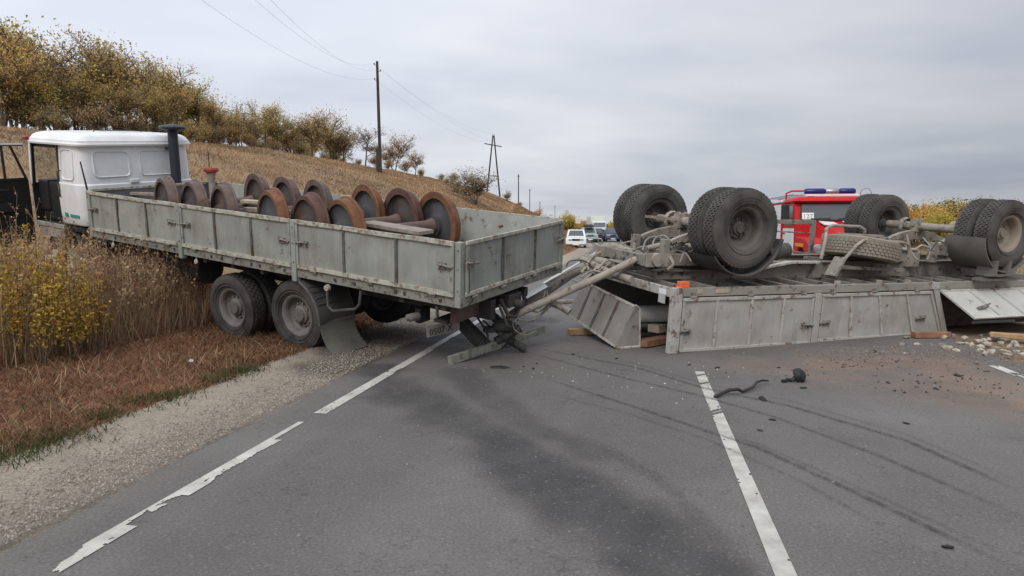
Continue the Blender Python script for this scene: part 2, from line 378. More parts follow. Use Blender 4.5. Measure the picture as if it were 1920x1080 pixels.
def asphalt_mat():
    m = pm('asphalt', (0, 0, 0), .85, .10, .8, attr='col', spec=.35)
    nt = m.node_tree; N = nt.nodes; L = nt.links; b = N['Principled BSDF']
    src = b.inputs['Base Color'].links[0].from_socket
    tc = N.new('ShaderNodeTexCoord')
    v = N.new('ShaderNodeTexVoronoi'); v.inputs['Scale'].default_value = 75; L.new(tc.outputs['Object'], v.inputs['Vector'])
    n = N.new('ShaderNodeTexNoise'); n.inputs['Scale'].default_value = 55; n.inputs['Detail'].default_value = 6; n.inputs['Roughness'].default_value = .75; L.new(tc.outputs['Object'], n.inputs['Vector'])
    r = N.new('ShaderNodeMapRange'); r.inputs[1].default_value = .3; r.inputs[2].default_value = .72; r.inputs[3].default_value = .62; r.inputs[4].default_value = 1.42; L.new(n.outputs[0], r.inputs[0])
    mx = N.new('ShaderNodeMix'); mx.data_type = 'RGBA'; mx.blend_type = 'MULTIPLY'; mx.inputs[0].default_value = 1
    L.new(src, mx.inputs[6]); L.new(r.outputs[0], mx.inputs[7])
    # light single aggregate stones
    r2 = N.new('ShaderNodeSeparateColor'); L.new(v.outputs['Color'], r2.inputs[0])
    gt = N.new('ShaderNodeMapRange'); gt.inputs[1].default_value = .93; gt.inputs[2].default_value = .99; gt.inputs[3].default_value = 0; gt.inputs[4].default_value = .22; L.new(r2.outputs[0], gt.inputs[0])
    mx2 = N.new('ShaderNodeMix'); mx2.data_type = 'RGBA'; L.new(gt.outputs[0], mx2.inputs[0]); L.new(mx.outputs[2], mx2.inputs[6]); mx2.inputs[7].default_value = (.32, .30, .28, 1)
    # hairline cracks
    nc = N.new('ShaderNodeTexNoise'); nc.inputs['Scale'].default_value = .75; nc.inputs['Detail'].default_value = 5; nc.inputs['Roughness'].default_value = .62; L.new(tc.outputs['Object'], nc.inputs['Vector'])
    s1 = N.new('ShaderNodeMath'); s1.operation = 'SUBTRACT'; s1.inputs[1].default_value = .5; L.new(nc.outputs[0], s1.inputs[0])
    s2 = N.new('ShaderNodeMath'); s2.operation = 'ABSOLUTE'; L.new(s1.outputs[0], s2.inputs[0])
    s3 = N.new('ShaderNodeMapRange'); s3.inputs[1].default_value = .001; s3.inputs[2].default_value = .0035; s3.inputs[3].default_value = .76; s3.inputs[4].default_value = 1.0; L.new(s2.outputs[0], s3.inputs[0])
    mx3 = N.new('ShaderNodeMix'); mx3.data_type = 'RGBA'; mx3.blend_type = 'MULTIPLY'; mx3.inputs[0].default_value = 1; L.new(mx2.outputs[2], mx3.inputs[6]); L.new(s3.outputs[0], mx3.inputs[7])
    L.new(mx3.outputs[2], b.inputs['Base Color'])
    bp = N.new('ShaderNodeBump'); bp.inputs['Strength'].default_value = .5; bp.inputs['Distance'].default_value = .006; L.new(n.outputs[0], bp.inputs['Height']); L.new(bp.outputs[0], b.inputs['Normal'])
    return m
M_asphalt = asphalt_mat()
def blob(x, y, path, wid):
    """soft distance to a polyline"""
    d = np.full(x.shape, 1e9)
    for (ax, ay), (bx, by) in zip(path[:-1], path[1:]):
        vx, vy = bx-ax, by-ay; k = np.clip(((x-ax)*vx+(y-ay)*vy)/(vx*vx+vy*vy+1e-9), 0, 1)
        d = np.minimum(d, np.hypot(x-ax-k*vx, y-ay-k*vy))
    d = d + (fbm(x*2.1, y*2.1)-.5)*wid*1.1
    return 1 - sst(wid*.25, wid, d)
def road_col(X, Y, T, S):
    n = fbm(X*1.3, Y*1.3); n2 = fbm(X*.35+3, Y*.35); n3 = fbm(X*7, Y*7, 3)
    base = np.array([.120, .111, .104])*(.72+.36*n[..., None]+.26*n2[..., None])*(.93+.14*fbm(T*.35, S*5.)[..., None])
    # wheel tracks polished a little lighter, dirty edge strip
    base = base*(1+.05*np.cos((S-.7)*2*math.pi/1.75)[..., None])
    e = sst(-2.9, -3.15, S)[..., None]*.5; base = base*(1-e) + np.array([.15, .138, .122])*e
    g = lambda u, v: tuple(gp(u, v))[:2]
    oil = np.maximum(blob(X, Y, [g(690, 690), g(760, 735), g(930, 830), g(1080, 930), g(1290, 1075)], .46)*.56,
                     blob(X, Y, [g(860, 700), g(980, 790), g(1120, 850)], .30)*.40)
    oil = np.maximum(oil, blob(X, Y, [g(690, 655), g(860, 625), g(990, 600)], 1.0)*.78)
    oil = np.maximum(oil, blob(X, Y, [g(1640, 700), g(1780, 735), g(1900, 760)], .35)*.18)
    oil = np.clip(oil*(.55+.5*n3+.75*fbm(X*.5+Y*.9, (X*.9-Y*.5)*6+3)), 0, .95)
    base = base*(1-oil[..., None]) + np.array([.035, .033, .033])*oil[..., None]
    d = blob(X, Y, [g(1560, 680), g(1700, 672), g(1800, 690), g(1960, 760)], .75)*.75
    d = np.maximum(d, blob(X, Y, [g(1500, 690), g(1720, 720), g(1950, 770)], 1.1)*.42)*(.35+1.1*n3)
    d = np.clip(d, 0, .9)
    base = base*(1-d[..., None]) + np.array([.215, .150, .11])*d[..., None]
    d = blob(X, Y, [g(600, 690), g(660, 672), g(760, 650)], .55)*.6*(.3+1.1*n3)
    base = base*(1-d[..., None]) + np.array([.12, .095, .07])*d[..., None]
    return base
jit_edge = lambda T, S: np.where(S < -3.1, (fbm(T*1.5, T*0+2.)-.5)*.10 + (fbm(T*9, T*0+7.)-.5)*.05, np.where(S > 4.5, (fbm(T*1.1, T*0+4.)-.5)*.2, 0))
crown = lambda T, S: .0 - .0*S
Tn = np.concatenate([np.arange(1.0, 22, .06), np.arange(22, 60, .4), np.arange(60, 400, 3)])
sheet('road', np.concatenate([[-40, -10], Tn]), np.concatenate([[-3.2], np.arange(-3.12, 4.6, .06), [4.66]]), crown, M_asphalt, road_col, jit_edge)

def gravel_col(X, Y, T, S):
    n = fbm(X*1.7, Y*1.7); n2 = fbm(X*9, Y*9, 3)
    c = np.array([.33, .285, .225])*(.62+.35*n[..., None]+.3*n2[..., None])
    k = (sst(-3.5, -3.2, S)*.45)[..., None]; c = c*(1-k) + np.array([.115, .10, .09])*k
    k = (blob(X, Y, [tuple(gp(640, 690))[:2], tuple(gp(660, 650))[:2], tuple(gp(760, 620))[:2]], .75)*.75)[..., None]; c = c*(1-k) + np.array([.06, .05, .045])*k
    return c
M_gravel = pm('gravel', (0, 0, 0), .95, .35, 45, attr='col', bump=.9, bscale=70, spec=.15)
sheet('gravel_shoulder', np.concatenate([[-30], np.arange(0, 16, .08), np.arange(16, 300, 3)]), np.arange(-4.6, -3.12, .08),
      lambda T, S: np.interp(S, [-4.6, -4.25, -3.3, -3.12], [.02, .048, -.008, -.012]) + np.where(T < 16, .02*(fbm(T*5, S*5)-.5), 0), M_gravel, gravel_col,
      lambda T, S: np.where(S < -4.2, (fbm(T*1.3, S*2)-.5)*.35, 0))

# lane markings: worn paint laid as a fine grid from which scraped cells are missing
M_line = pm('worn_line_paint', (.50, .485, .44), .7, .22, 7, dust=.12, dustcol=(.22, .2, .18), bump=.2)
def line(name, t0, t1, s0, wid, keep, dt=.05, ns=6):
    T = np.arange(t0, t1, dt); S = np.linspace(s0-wid/2, s0+wid/2, ns+1); TT, SS = np.meshgrid(T, S, indexing='ij')
    X, Y = road_xy(TT, SS); V = np.stack([X, Y, np.full(X.shape, .005)], -1).reshape(-1, 3); idx = np.arange(TT.size).reshape(TT.shape)
    Fq = np.stack([idx[:-1, :-1], idx[:-1, 1:], idx[1:, 1:], idx[1:, :-1]], -1)
    k = keep(TT[:-1, :-1]+dt/2, (SS[:-1, :-1]-s0)/wid+.5/ns)
    struct(link(name, npmesh(name, V, Fq[k], M_line)))
def keep_left(T, q):   # q -0.5..0.5 left..right; scraped from the right side in places
    n = fbm(T*1.1+3, T*0+.5, 3); ragged = fbm(T*4.5, q*1.5+8, 3)
    edge = .62 - np.clip((n-.46)*3.0, 0, .8)
    k = (q < edge + (ragged-.5)*.6 + (fbm(T*22, q*4+5, 2)-.5)*.25) & (q > -.58+(fbm(T*13, q*0+9, 3)-.5)*.22)
    gap = ((T > 5.40) & (T < 5.68)) | ((T > 4.9) & (T < 5.40) & (q > -.05)) | ((T > 3.3) & (T < 3.75) & (q > -.15+(ragged-.5))) | (T < 2.9+(ragged-.5)*.5-q*.3)
    return k & ~(gap & (ragged > .30)) & (fbm(T*14, q*9, 2) < .80)
line('edge_line', 2.4, 7.5, -2.78, .12, keep_left, .010, 14)
line('edge_line', 7.5, 22, -2.78, .12, keep_left, .03)
line('edge_line', 22, 200, -2.78, .13, lambda T, q: T > 0, .8, 2)
t_c = to_st(*tuple(gp(1311, 697))[:2])[0]
def keep_c(T, q):
    r = fbm(T*5, q*2+3, 3); k = np.abs(q) < .5 + (r-.5)*.12
    for a in (.2, .62, 1.75, 1.84): k &= ~(np.abs(T-(t_c-a)-q*.1) < .035)
    return k & (fbm(T*17, q*9, 2) < .84)
line('centre_line', 1.2, t_c, .72, .105, keep_c, .02, 8)
line('centre_line', t_c+8, t_c+16, .72, .13, keep_c, .1, 3)
for k in range(2, 9): line('centre_line', t_c+12*k-4, t_c+12*k+4, .72, .13, lambda T, q: T > 0, .8, 2)
line('edge_line', 6.0, 9.15, 4.24, .13, lambda T, q: fbm(T*6, q*3+1, 3) < .62, .03)
line('edge_line', 24, 200, 4.24, .13, lambda T, q: T > 0, .8, 2)

# tyre marks: thin dark streaks lying on the asphalt
def mark_mat():
    m = pm('rubber_streak', (.035, .034, .035), .9, .2, 9); nt = m.node_tree; N = nt.nodes; L = nt.links
    at_ = N.new('ShaderNodeAttribute'); at_.attribute_name = 'col'; tc = N.new('ShaderNodeTexCoord')
    n = N.new('ShaderNodeTexNoise'); n.inputs['Scale'].default_value = 14; n.inputs['Detail'].default_value = 5; L.new(tc.outputs['Object'], n.inputs[0])
    r = N.new('ShaderNodeMapRange'); r.inputs[1].default_value = .25; r.inputs[2].default_value = .75; L.new(n.outputs[0], r.inputs[0])
    nf = N.new('ShaderNodeTexNoise'); nf.inputs['Scale'].default_value = 85; nf.inputs['Detail'].default_value = 3; L.new(tc.outputs['Object'], nf.inputs[0])
    rf = N.new('ShaderNodeMapRange'); rf.inputs[1].default_value = .40; rf.inputs[2].default_value = .56; L.new(nf.outputs[0], rf.inputs[0])
    m0 = N.new('ShaderNodeMath'); m0.operation = 'MULTIPLY'; L.new(r.outputs[0], m0.inputs[0]); L.new(rf.outputs[0], m0.inputs[1])
    mu = N.new('ShaderNodeMath'); mu.operation = 'MULTIPLY'; L.new(m0.outputs[0], mu.inputs[0]); L.new(at_.outputs['Fac'], mu.inputs[1])
    L.new(mu.outputs[0], N['Principled BSDF'].inputs['Alpha']); return m
M_mark = mark_mat()
def tyre_mark(pix, wid, dens, z):
    P = [gp(u, v, z) for u, v in pix]; pts = []
    for a, b in zip(P[:-1], P[1:]):
        for i in range(12): pts.append(a.lerp(b, i/12))
    pts.append(P[-1]); V = []; Fq = []; cc = []
    for i, p in enumerate(pts):
        d = (pts[min(i+1, len(pts)-1)]-pts[max(i-1, 0)]).normalized(); n = Vector((d.y, -d.x, 0))
        e = min(1, i/6, (len(pts)-1-i)/6)
        for j, k in enumerate((-1, -.45, .45, 1)):
            V.append(p + n*(k*wid/2)); cc.append([dens*e*(0 if abs(k) == 1 else 1)]*3)
    for i in range(len(pts)-1):
        for j in range(3): Fq.append((i*4+j, i*4+j+1, (i+1)*4+j+1, (i+1)*4+j))
    me = npmesh('tyre_mark', np.array([tuple(v) for v in V]), np.array(Fq), M_mark, np.array(cc)); struct(link('tyre_mark', me))
tyre_mark([(985, 648), (1200, 690), (1320, 727), (1480, 760), (1700, 825), (1925, 925)], .075, .95, .009)
tyre_mark([(985, 642), (1200, 683), (1320, 719), (1480, 750), (1700, 813), (1925, 908)], .05, .45, .012)
tyre_mark([(950, 650), (1180, 710), (1310, 740), (1450, 780), (1640, 850), (1900, 960)], .06, .9, .010)
tyre_mark([(1010, 705), (1200, 765), (1340, 812), (1420, 838), (1600, 920), (1925, 1075)], .07, .95, .009)
tyre_mark([(1340, 806), (1420, 831), (1600, 908), (1925, 1055)], .05, .5, .012)
tyre_mark([(1000, 730), (1180, 775), (1330, 825), (1500, 900), (1700, 1010)], .05, .5, .011)
tyre_mark([(1120, 830), (1240, 900), (1420, 1075)], .16, .35, .010)

# ------------------------------------------------------------------ wheels (axis along y, outer face +y)
def tyre_mb(Rt, wd, ri, blocks=46, tread=True, rows=6):
    b = MB(); h = wd/2
    core = Rt - (.016 if tread else 0)
    prof = [(ri, -h*.62), (ri+.025, -h*.80), (ri+.10, -h*.98), (Rt-.11, -h*1.02), (Rt-.05, -h*.95), (core, -h*.80), (core, 0), (core, h*.80), (Rt-.05, h*.95), (Rt-.11, h*1.02), (ri+.10, h*.98), (ri+.025, h*.80), (ri, h*.62)]
    b.lathe(prof, 56)
    b.lathe([(ri+.055, h*.955), (ri+.062, h*.985), (ri+.07, h*.955)], 48)
    b.lathe([(Rt-.13, h*1.01), (Rt-.122, h*1.045), (Rt-.112, h*1.01)], 48)
    if tread:
        rng = random.Random(5); da = 2*math.pi/blocks; rw = wd*.86/rows
        for r_ in range(rows):
            y0 = -wd*.43 + r_*rw + rw*.09; y1 = y0 + rw*.82
            edge = r_ in (0, rows-1)
            for k in range(blocks):
                a = k*da + (da*.5 if r_ % 2 else 0); a1 = a + da*(.66 if edge else .74)
                Ro = Rt - (.012 if edge else 0); vs = []
                for rr in (core-.01, Ro):
                    for aa, yy in ((a, y0), (a1, y0), (a1+.012, y1), (a+.012, y1)): vs.append((rr*math.cos(aa), yy, rr*math.sin(aa)))
                b.add(vs, [(4,5,6,7), (0,1,5,4), (1,2,6,5), (2,3,7,6), (3,0,4,7)])
    return b
def rim_mb(ri, wd, disc=-.02, hub=.09, hubr=.13, bolts=10, hub_holes=False):
    b = MB(); h = wd/2
    b.lathe([(ri-.03, -h*.64), (ri+.012, -h*.66), (ri+.004, -h*.58), (ri-.03, -h*.4), (ri-.035, h*.3), (ri-.01, h*.52), (ri+.012, h*.60), (ri+.022, h*.70), (ri+.012, h*.735), (ri-.006, h*.70), (ri-.03, h*.58), (ri-.045, h*.3), (ri-.05, disc+.03), (ri-.09, disc), (hubr+.06, disc-.012), (hubr+.045, disc+.012), (hubr, disc+.016), (hubr-.005, disc+hub*.6), (hubr-.03, disc+hub*.72), (hubr-.035, disc+hub), (.03, disc+hub+.01), (0, disc+hub+.01)], 40)
    for k in range(bolts):
        a = 2*math.pi*k/bolts; c = ((hubr+.03)*math.cos(a), disc, (hubr+.03)*math.sin(a))
        b.lathe([(0, .045), (.013, .045), (.015, 0)], 6, c)
        c = ((hubr-.045)*math.cos(a+.3), disc+hub, (hubr-.045)*math.sin(a+.3))
        b.lathe([(0, .012), (.009, .012), (.009, 0)], 5, c)
    return b
def add_wheel(root, name, rim_me, tyre_me, loc, flip=False, rot=0.0, label=None):
    o = link(name, rim_me, root, loc)
    o.rotation_euler = (0, rot, R(180) if flip else 0)
    t = link('tyre', tyre_me, o)
    if label: o['label'] = label
    return o

def text_mesh(body, size, mat, name, depth=.002):
    cu = bpy.data.curves.new('t', 'FONT'); cu.body = body; cu.size = size; cu.extrude = depth
    o = bpy.data.objects.new('t', cu); C.objects.link(o); bpy.context.view_layer.update()
    me = bpy.data.meshes.new_from_object(o.evaluated_get(bpy.context.evaluated_depsgraph_get())); me.name = name
    bpy.data.objects.remove(o); bpy.data.curves.remove(cu); me.materials.clear(); me.materials.append(mat); return me
# ------------------------------------------------------------------ the damaged cargo truck
TP = Vector((-.581, 7.747, .753))
def rot3(a, b, c): return Matrix.Rotation(a, 3, 'Z') @ Matrix.Rotation(b, 3, 'Y') @ Matrix.Rotation(c, 3, 'X')
T_OFF = Vector((3.7, -1.25, -1.0))
T_M = Matrix.Translation(TP) @ rot3(2.604, -.102, -.112).to_4x4()
T_INV = T_M.inverted()
truck = thing('cargo_truck', 'grey flatbed truck with white cab nosed into the verge, carrying steel wheelsets', 'truck', M=T_M @ Matrix.Translation(T_OFF))
OFF = {}
def part(root, off_, name, mb, mat, parent=None, **k):
    mb.v = [(q[0]-off_.x, q[1]-off_.y, q[2]-off_.z) for q in mb.v]
    return mb.build(name, mat, parent if parent is not None else root, **k)
def tpart(name, mb, mat, parent=None, **k): return part(truck, T_OFF, name, mb, mat, parent, **k)
def tpx(u, v, ax, val):
    o = T_INV @ Vector((0, 0, CAM_H)); d = T_INV.to_3x3() @ ray(u, v); return o + d*((val-o[ax])/d[ax])

def latch(parent, pf, x, y, z, sx=1, ny=1):
    """toggle latch on a board face: ny = outward normal sign along y"""
    b = MB()
    b.box((x-.05, min(y, y+ny*.02), z-.035), (x+.05, max(y, y+ny*.02), z+.035))
    b.tube([(x-sx*.06, y+ny*.03, z+.02), (x+sx*.05, y+ny*.045, z+.015), (x+sx*.15, y+ny*.035, z)], .014, 6)
    b.box((x+sx*.10-.03, min(y, y+ny*.03), z-.03), (x+sx*.10+.03, max(y, y+ny*.03), z+.015))
    b.tube([(x-sx*.03, y+ny*.04, z-.05), (x-sx*.03, y+ny*.04, z+.05)], .01, 5)
    return pf('latch', b, M_latch, parent)

def panel_grid(fn, x0, x1, z0, z1, nx, nz, amp, seed, th=.022):
    '''a sheet metal panel as a grid, slightly bowed and dented; fn(x, z, d) -> point'''
    b = MB(); X = np.linspace(x0, x1, nx+1); Z = np.linspace(z0, z1, nz+1); P = []
    for k, back in ((1, 0), (0, 1)):
        for z in Z:
            for x in X:
                e = min(1, 8*min(x-x0, x1-x)/(x1-x0), 6*min(z-z0, z1-z)/(z1-z0))
                d = (float(fbm(np.array([x*2.3+seed]), np.array([z*3.1+seed*.7]), 3)[0])-.5)*2*amp*max(e, 0)
                P.append(fn(x, z, d if not back else -th))
    w_ = nx+1; o = w_*(nz+1); fs = []
    for j in range(nz):
        for i in range(nx):
            q = (j*w_+i, j*w_+i+1, (j+1)*w_+i+1, (j+1)*w_+i); fs.append(q)
    fs.append((o, o+nx, o+nx+nz*w_, o+nz*w_))
    fs += [tuple([i for i in range(w_)]+[o+nx, o]), tuple([nz*w_+i for i in range(w_-1, -1, -1)]+[o+nz*w_, o+nz*w_+nx]), tuple([j*w_ for j in range(nz, -1, -1)]+[o, o+nz*w_]), tuple([j*w_+nx for j in range(nz+1)]+[o+nz*w_+nx, o+nx])]
    return b.add(P, fs)
def side_board(pf, x0, x1, z0, z1, y, ny, mats, ribs, nl=True, latches=((1, 1),), lz=.5, top='up'):
    pm_, rm_, ribm = mats; g = .004
    b = panel_grid(lambda x, z, d: (x, y+ny*min(d, .012), z), x0, x1, z0, z1, 36, 10, .016, x0*3.3+y)
    bd = pf('side_board', b, pm_, None, smooth=30)
    yo = y + ny*.024
    lo, hi = min(y+ny*.001, yo), max(y+ny*.001, yo)
    def rail(zb, zt, ex=0):
        n = 14; bb = MB()                                     # slightly wavy, dented rail
        for i in range(n):
            xa, xb = x0+(x1-x0)*i/n, x0+(x1-x0)*(i+1)/n
            da, db = [(fbm(np.array([q*1.7]), np.array([zb*9.+y]))[0]-.5)*.016 for q in (xa, xb)]
            bb.add([(xa, lo, zb+da), (xb, lo, zb+db), (xb, hi+.004, zb+db), (xa, hi+.004, zb+da), (xa, lo, zt+da), (xb, lo, zt+db), (xb, hi+.004, zt+db), (xa, hi+.004, zt+da)],
                   [(0,1,5,4), (1,2,6,5), (2,3,7,6), (3,0,4,7), (4,5,6,7), (3,2,1,0)])
        pf('rail', bb, rm_, bd)
    rail(z1-.038, z1+.012); rail(z0-.004, z0+.045)
    for xe in (x0, x1-.04):
        bb = MB(); bb.box((xe, lo, z0+.05), (xe+.04, hi, z1-.045)); pf('frame_upright', bb, pm_, bd)
    for r_ in ribs:
        xr = x0 + (x1-x0)*r_; bb = MB()
        bb.box((xr-.018, lo, z0+.05), (xr+.018, hi-.004, z1-.045)); pf('rib', bb, ribm, bd)
    for (e, s_) in latches: latch(bd, pf, (x0+.16 if e < 0 else x1-.16), y, lz, s_, ny)
    return bd

def build_truck_bed():
    BM = (M_board, M_rail, M_rib); pf = tpart
    spans = [(.085, 2.60), (2.70, 5.02), (5.10, 7.44)]
    for i, (a, b_) in enumerate(spans):
        side_board(pf, a, b_, .125, .745, 0.0, 1, BM, (1/3, 2/3), latches=((-1, -1), (1, 1)), lz=.46)
    for a, b_ in spans:
        side_board(pf, a, b_, .125, .745, -2.5, -1, BM, (1/3, 2/3), latches=())
        bb = MB(); bb.box((a+.01, -2.475, .135), (b_-.01, -2.470, .74)); pf('inner_lining', bb, M_inner)
        bb = MB(); bb.box((a+.01, -.030, .135), (b_-.01, -.026, .735)); pf('inner_lining', bb, M_inner)
        for xx in np.linspace(a+.2, b_-.2, 4):
            bb = MB(); bb.tube([(xx, -2.467, .42+.25*math.sin(xx*7)), (xx+.07, -2.455, .40+.25*math.sin(xx*7))], .014, 5); pf('inner_hook', bb, M_rust)
    # tail board at x=0 facing backwards
    b = panel_grid(lambda q, z, d: (-min(d, .012), q, z), -2.40, -.10, .125, .745, 30, 10, .016, 4.4); tb = pf('tail_board', b, M_board, smooth=30)
    for z0, z1 in ((.712, .757), (.121, .168)):
        bb = MB(); bb.box((-.028, -2.42, z0), (-.001, -.08, z1)); pf('rail', bb, M_rail, tb, bevel=.006)
    for yy in (-.10, -2.36):
        bb = MB(); bb.box((-.024, yy-.04, .172), (-.001, yy, .708)); pf('frame_upright', bb, M_board, tb)
    for yy in (-.87, -1.66):
        bb = MB(); bb.box((-.022, yy-.014, .172), (-.001, yy+.014, .708)); pf('rib', bb, M_rib, tb)
    for yy, s_ in ((-.13, 1), (-2.36, -1)):
        bb = MB(); bb.box((-.045, yy-.06, .45), (-.023, yy+.05, .53)); bb.tube([(-.05, yy-.16*s_, .49), (-.065, yy, .51), (-.05, yy+.10*s_, .52)], .016, 6)
        bb.tube([(-.05, yy+.02*s_, .43), (-.05, yy+.02*s_, .56)], .012, 5); pf('latch', bb, M_latch, tb)
    bb = MB(); bb.tube([(-.05, -.10, .46), (-.055, -.095, .3), (-.05, -.10, .17)], .006, 5); pf('latch_wire', bb, M_dark, tb)
    # corner and middle posts
    for (x, y) in ((0, -.075), (0, -2.5), (2.605, -.05), (2.605, -2.5), (5.025, -.05), (5.025, -2.5), (7.45, -.07), (7.45, -2.5)):
        bb = MB(); wx = .08 if x == 0 else .085
        bb.box((x+.002, y, -.06 if x in (2.605, 5.025) else .0), (x+wx, y+(.078 if y > -1 else .07), .748)); 
        o = pf('post', bb, M_board if x > 0 else M_post if False else M_board, bevel=.004)
        for zz in (.2, .45, .66):
            if y > -1:
                bb = MB(); bb.lathe([(0, .012), (.012, .010), (.014, 0)], 6, (x+wx/2, y+.078, zz)); pf('bolt', bb, M_latch, o)
    # front board
    b = MB(); b.box((7.50, -2.42, .11), (7.53, -.08, .74)); fb = pf('front_board', b, pm('front_board_grey', (.13, .137, .14), .6, .2, 4, rust=.2))
    bb = MB(); bb.box((7.485, -2.42, .742), (7.545, -.08, .78)); pf('rail', bb, M_rail, fb)
    # floor beams and hinges
    b = MB(); b.box((0, -.055, -.005), (7.55, -.003, .113)); sb = pf('floor_beam', b, M_beam, bevel=.004)
    b = MB(); b.box((0, -2.497, -.005), (7.55, -2.445, .113)); pf('floor_beam', b, M_beam)
    b = MB(); b.box((.003, -2.443, -.004), (.055, -.057, .113)); rb = pf('rear_beam', b, M_beam, bevel=.004)
    rr = random.Random(2)
    for a, b_ in spans:
        for q in (.12, .5, .88):
            xx = a+(b_-a)*q; bb = MB(); bb.box((xx-.04, -.002, .085), (xx+.04, .022, .135)); bb.tube([(xx-.055, .02, .115), (xx+.055, .02, .115)], .016, 6); pf('hinge', bb, M_latch, sb)
        for q in (.06, .27, .36, .62, .72):
            xx = a+(b_-a)*q+rr.uniform(-.05, .05); bb = MB(); bb.box((xx-.018, -.002, .03), (xx+.018, .006, .07)); pf('beam_slot', bb, M_dark, sb)
    for yy in (-.25, -.87, -1.45, -1.66, -2.3):
        bb = MB(); bb.box((-.03, yy-.035, .075), (.002, yy+.035, .12)); bb.tube([(-.03, yy-.05, .1), (-.03, yy+.05, .1)], .015, 6); pf('hinge', bb, M_latch, rb)
    for k in range(14):
        y0 = -2.43 + k*.17; bb = MB(); bb.box((.06, y0, .07), (7.48, y0+.162, .105)); pf('floor_plank', bb, M_wood_grey)
    for k in range(12):
        xx = .25+k*.62; bb = MB(); bb.box((xx, -2.43, -.08), (xx+.07, -.06, .065)); pf('cross_member', bb, M_dark)
    for yy in (-.85, -1.65):
        bb = MB(); bb.box((.1, yy-.05, -.34), (9.4, yy+.05, -.085)); pf('chassis_rail', bb, M_dark)
    bb = MB(); bb.tube([tpx(120+2, 400, 1, .02), (7.6, .02, .95), (7.62, .03, 1.22)], .012, 6)
    bb = MB(); bb.tube([(7.52, -.02, .76), (7.60, .0, 1.22)], [.016, .011], 6); pf('marker_rod', bb, M_black)
    # white round side reflectors under the beam
    for xx in (4.75, 6.9):
        bb = MB(); bb.lathe([(0, .008), (.035, .006), (.04, -.006), (0, -.008)], 16, (xx, -.0, -.075)); bb.box((xx-.008, -.02, -.05), (xx+.008, -.008, -.004)); pf('side_reflector', bb, M_post)
    # capped post in the front right corner
    bb = MB(); bb.tube([(7.35, -2.22, .1), (7.35, -2.22, .80), (7.35, -2.22, .96)], [.06, .06, .085], 10); cp = pf('capped_post', bb, M_dust, smooth=40)
    bb = MB(); bb.lathe([(0, 1.06), (.11, 1.05), (.135, 1.02), (.13, .98), (.06, .95)], 14, (7.35, -2.22, 0), axis='z'); pf('post_cap', bb, M_redbrick, cp, smooth=40)
    bb = MB(); bb.tube([(7.36, -2.2, 1.04), (7.37, -2.2, 1.36)], .008, 5); pf('post_aerial', bb, M_black, cp)

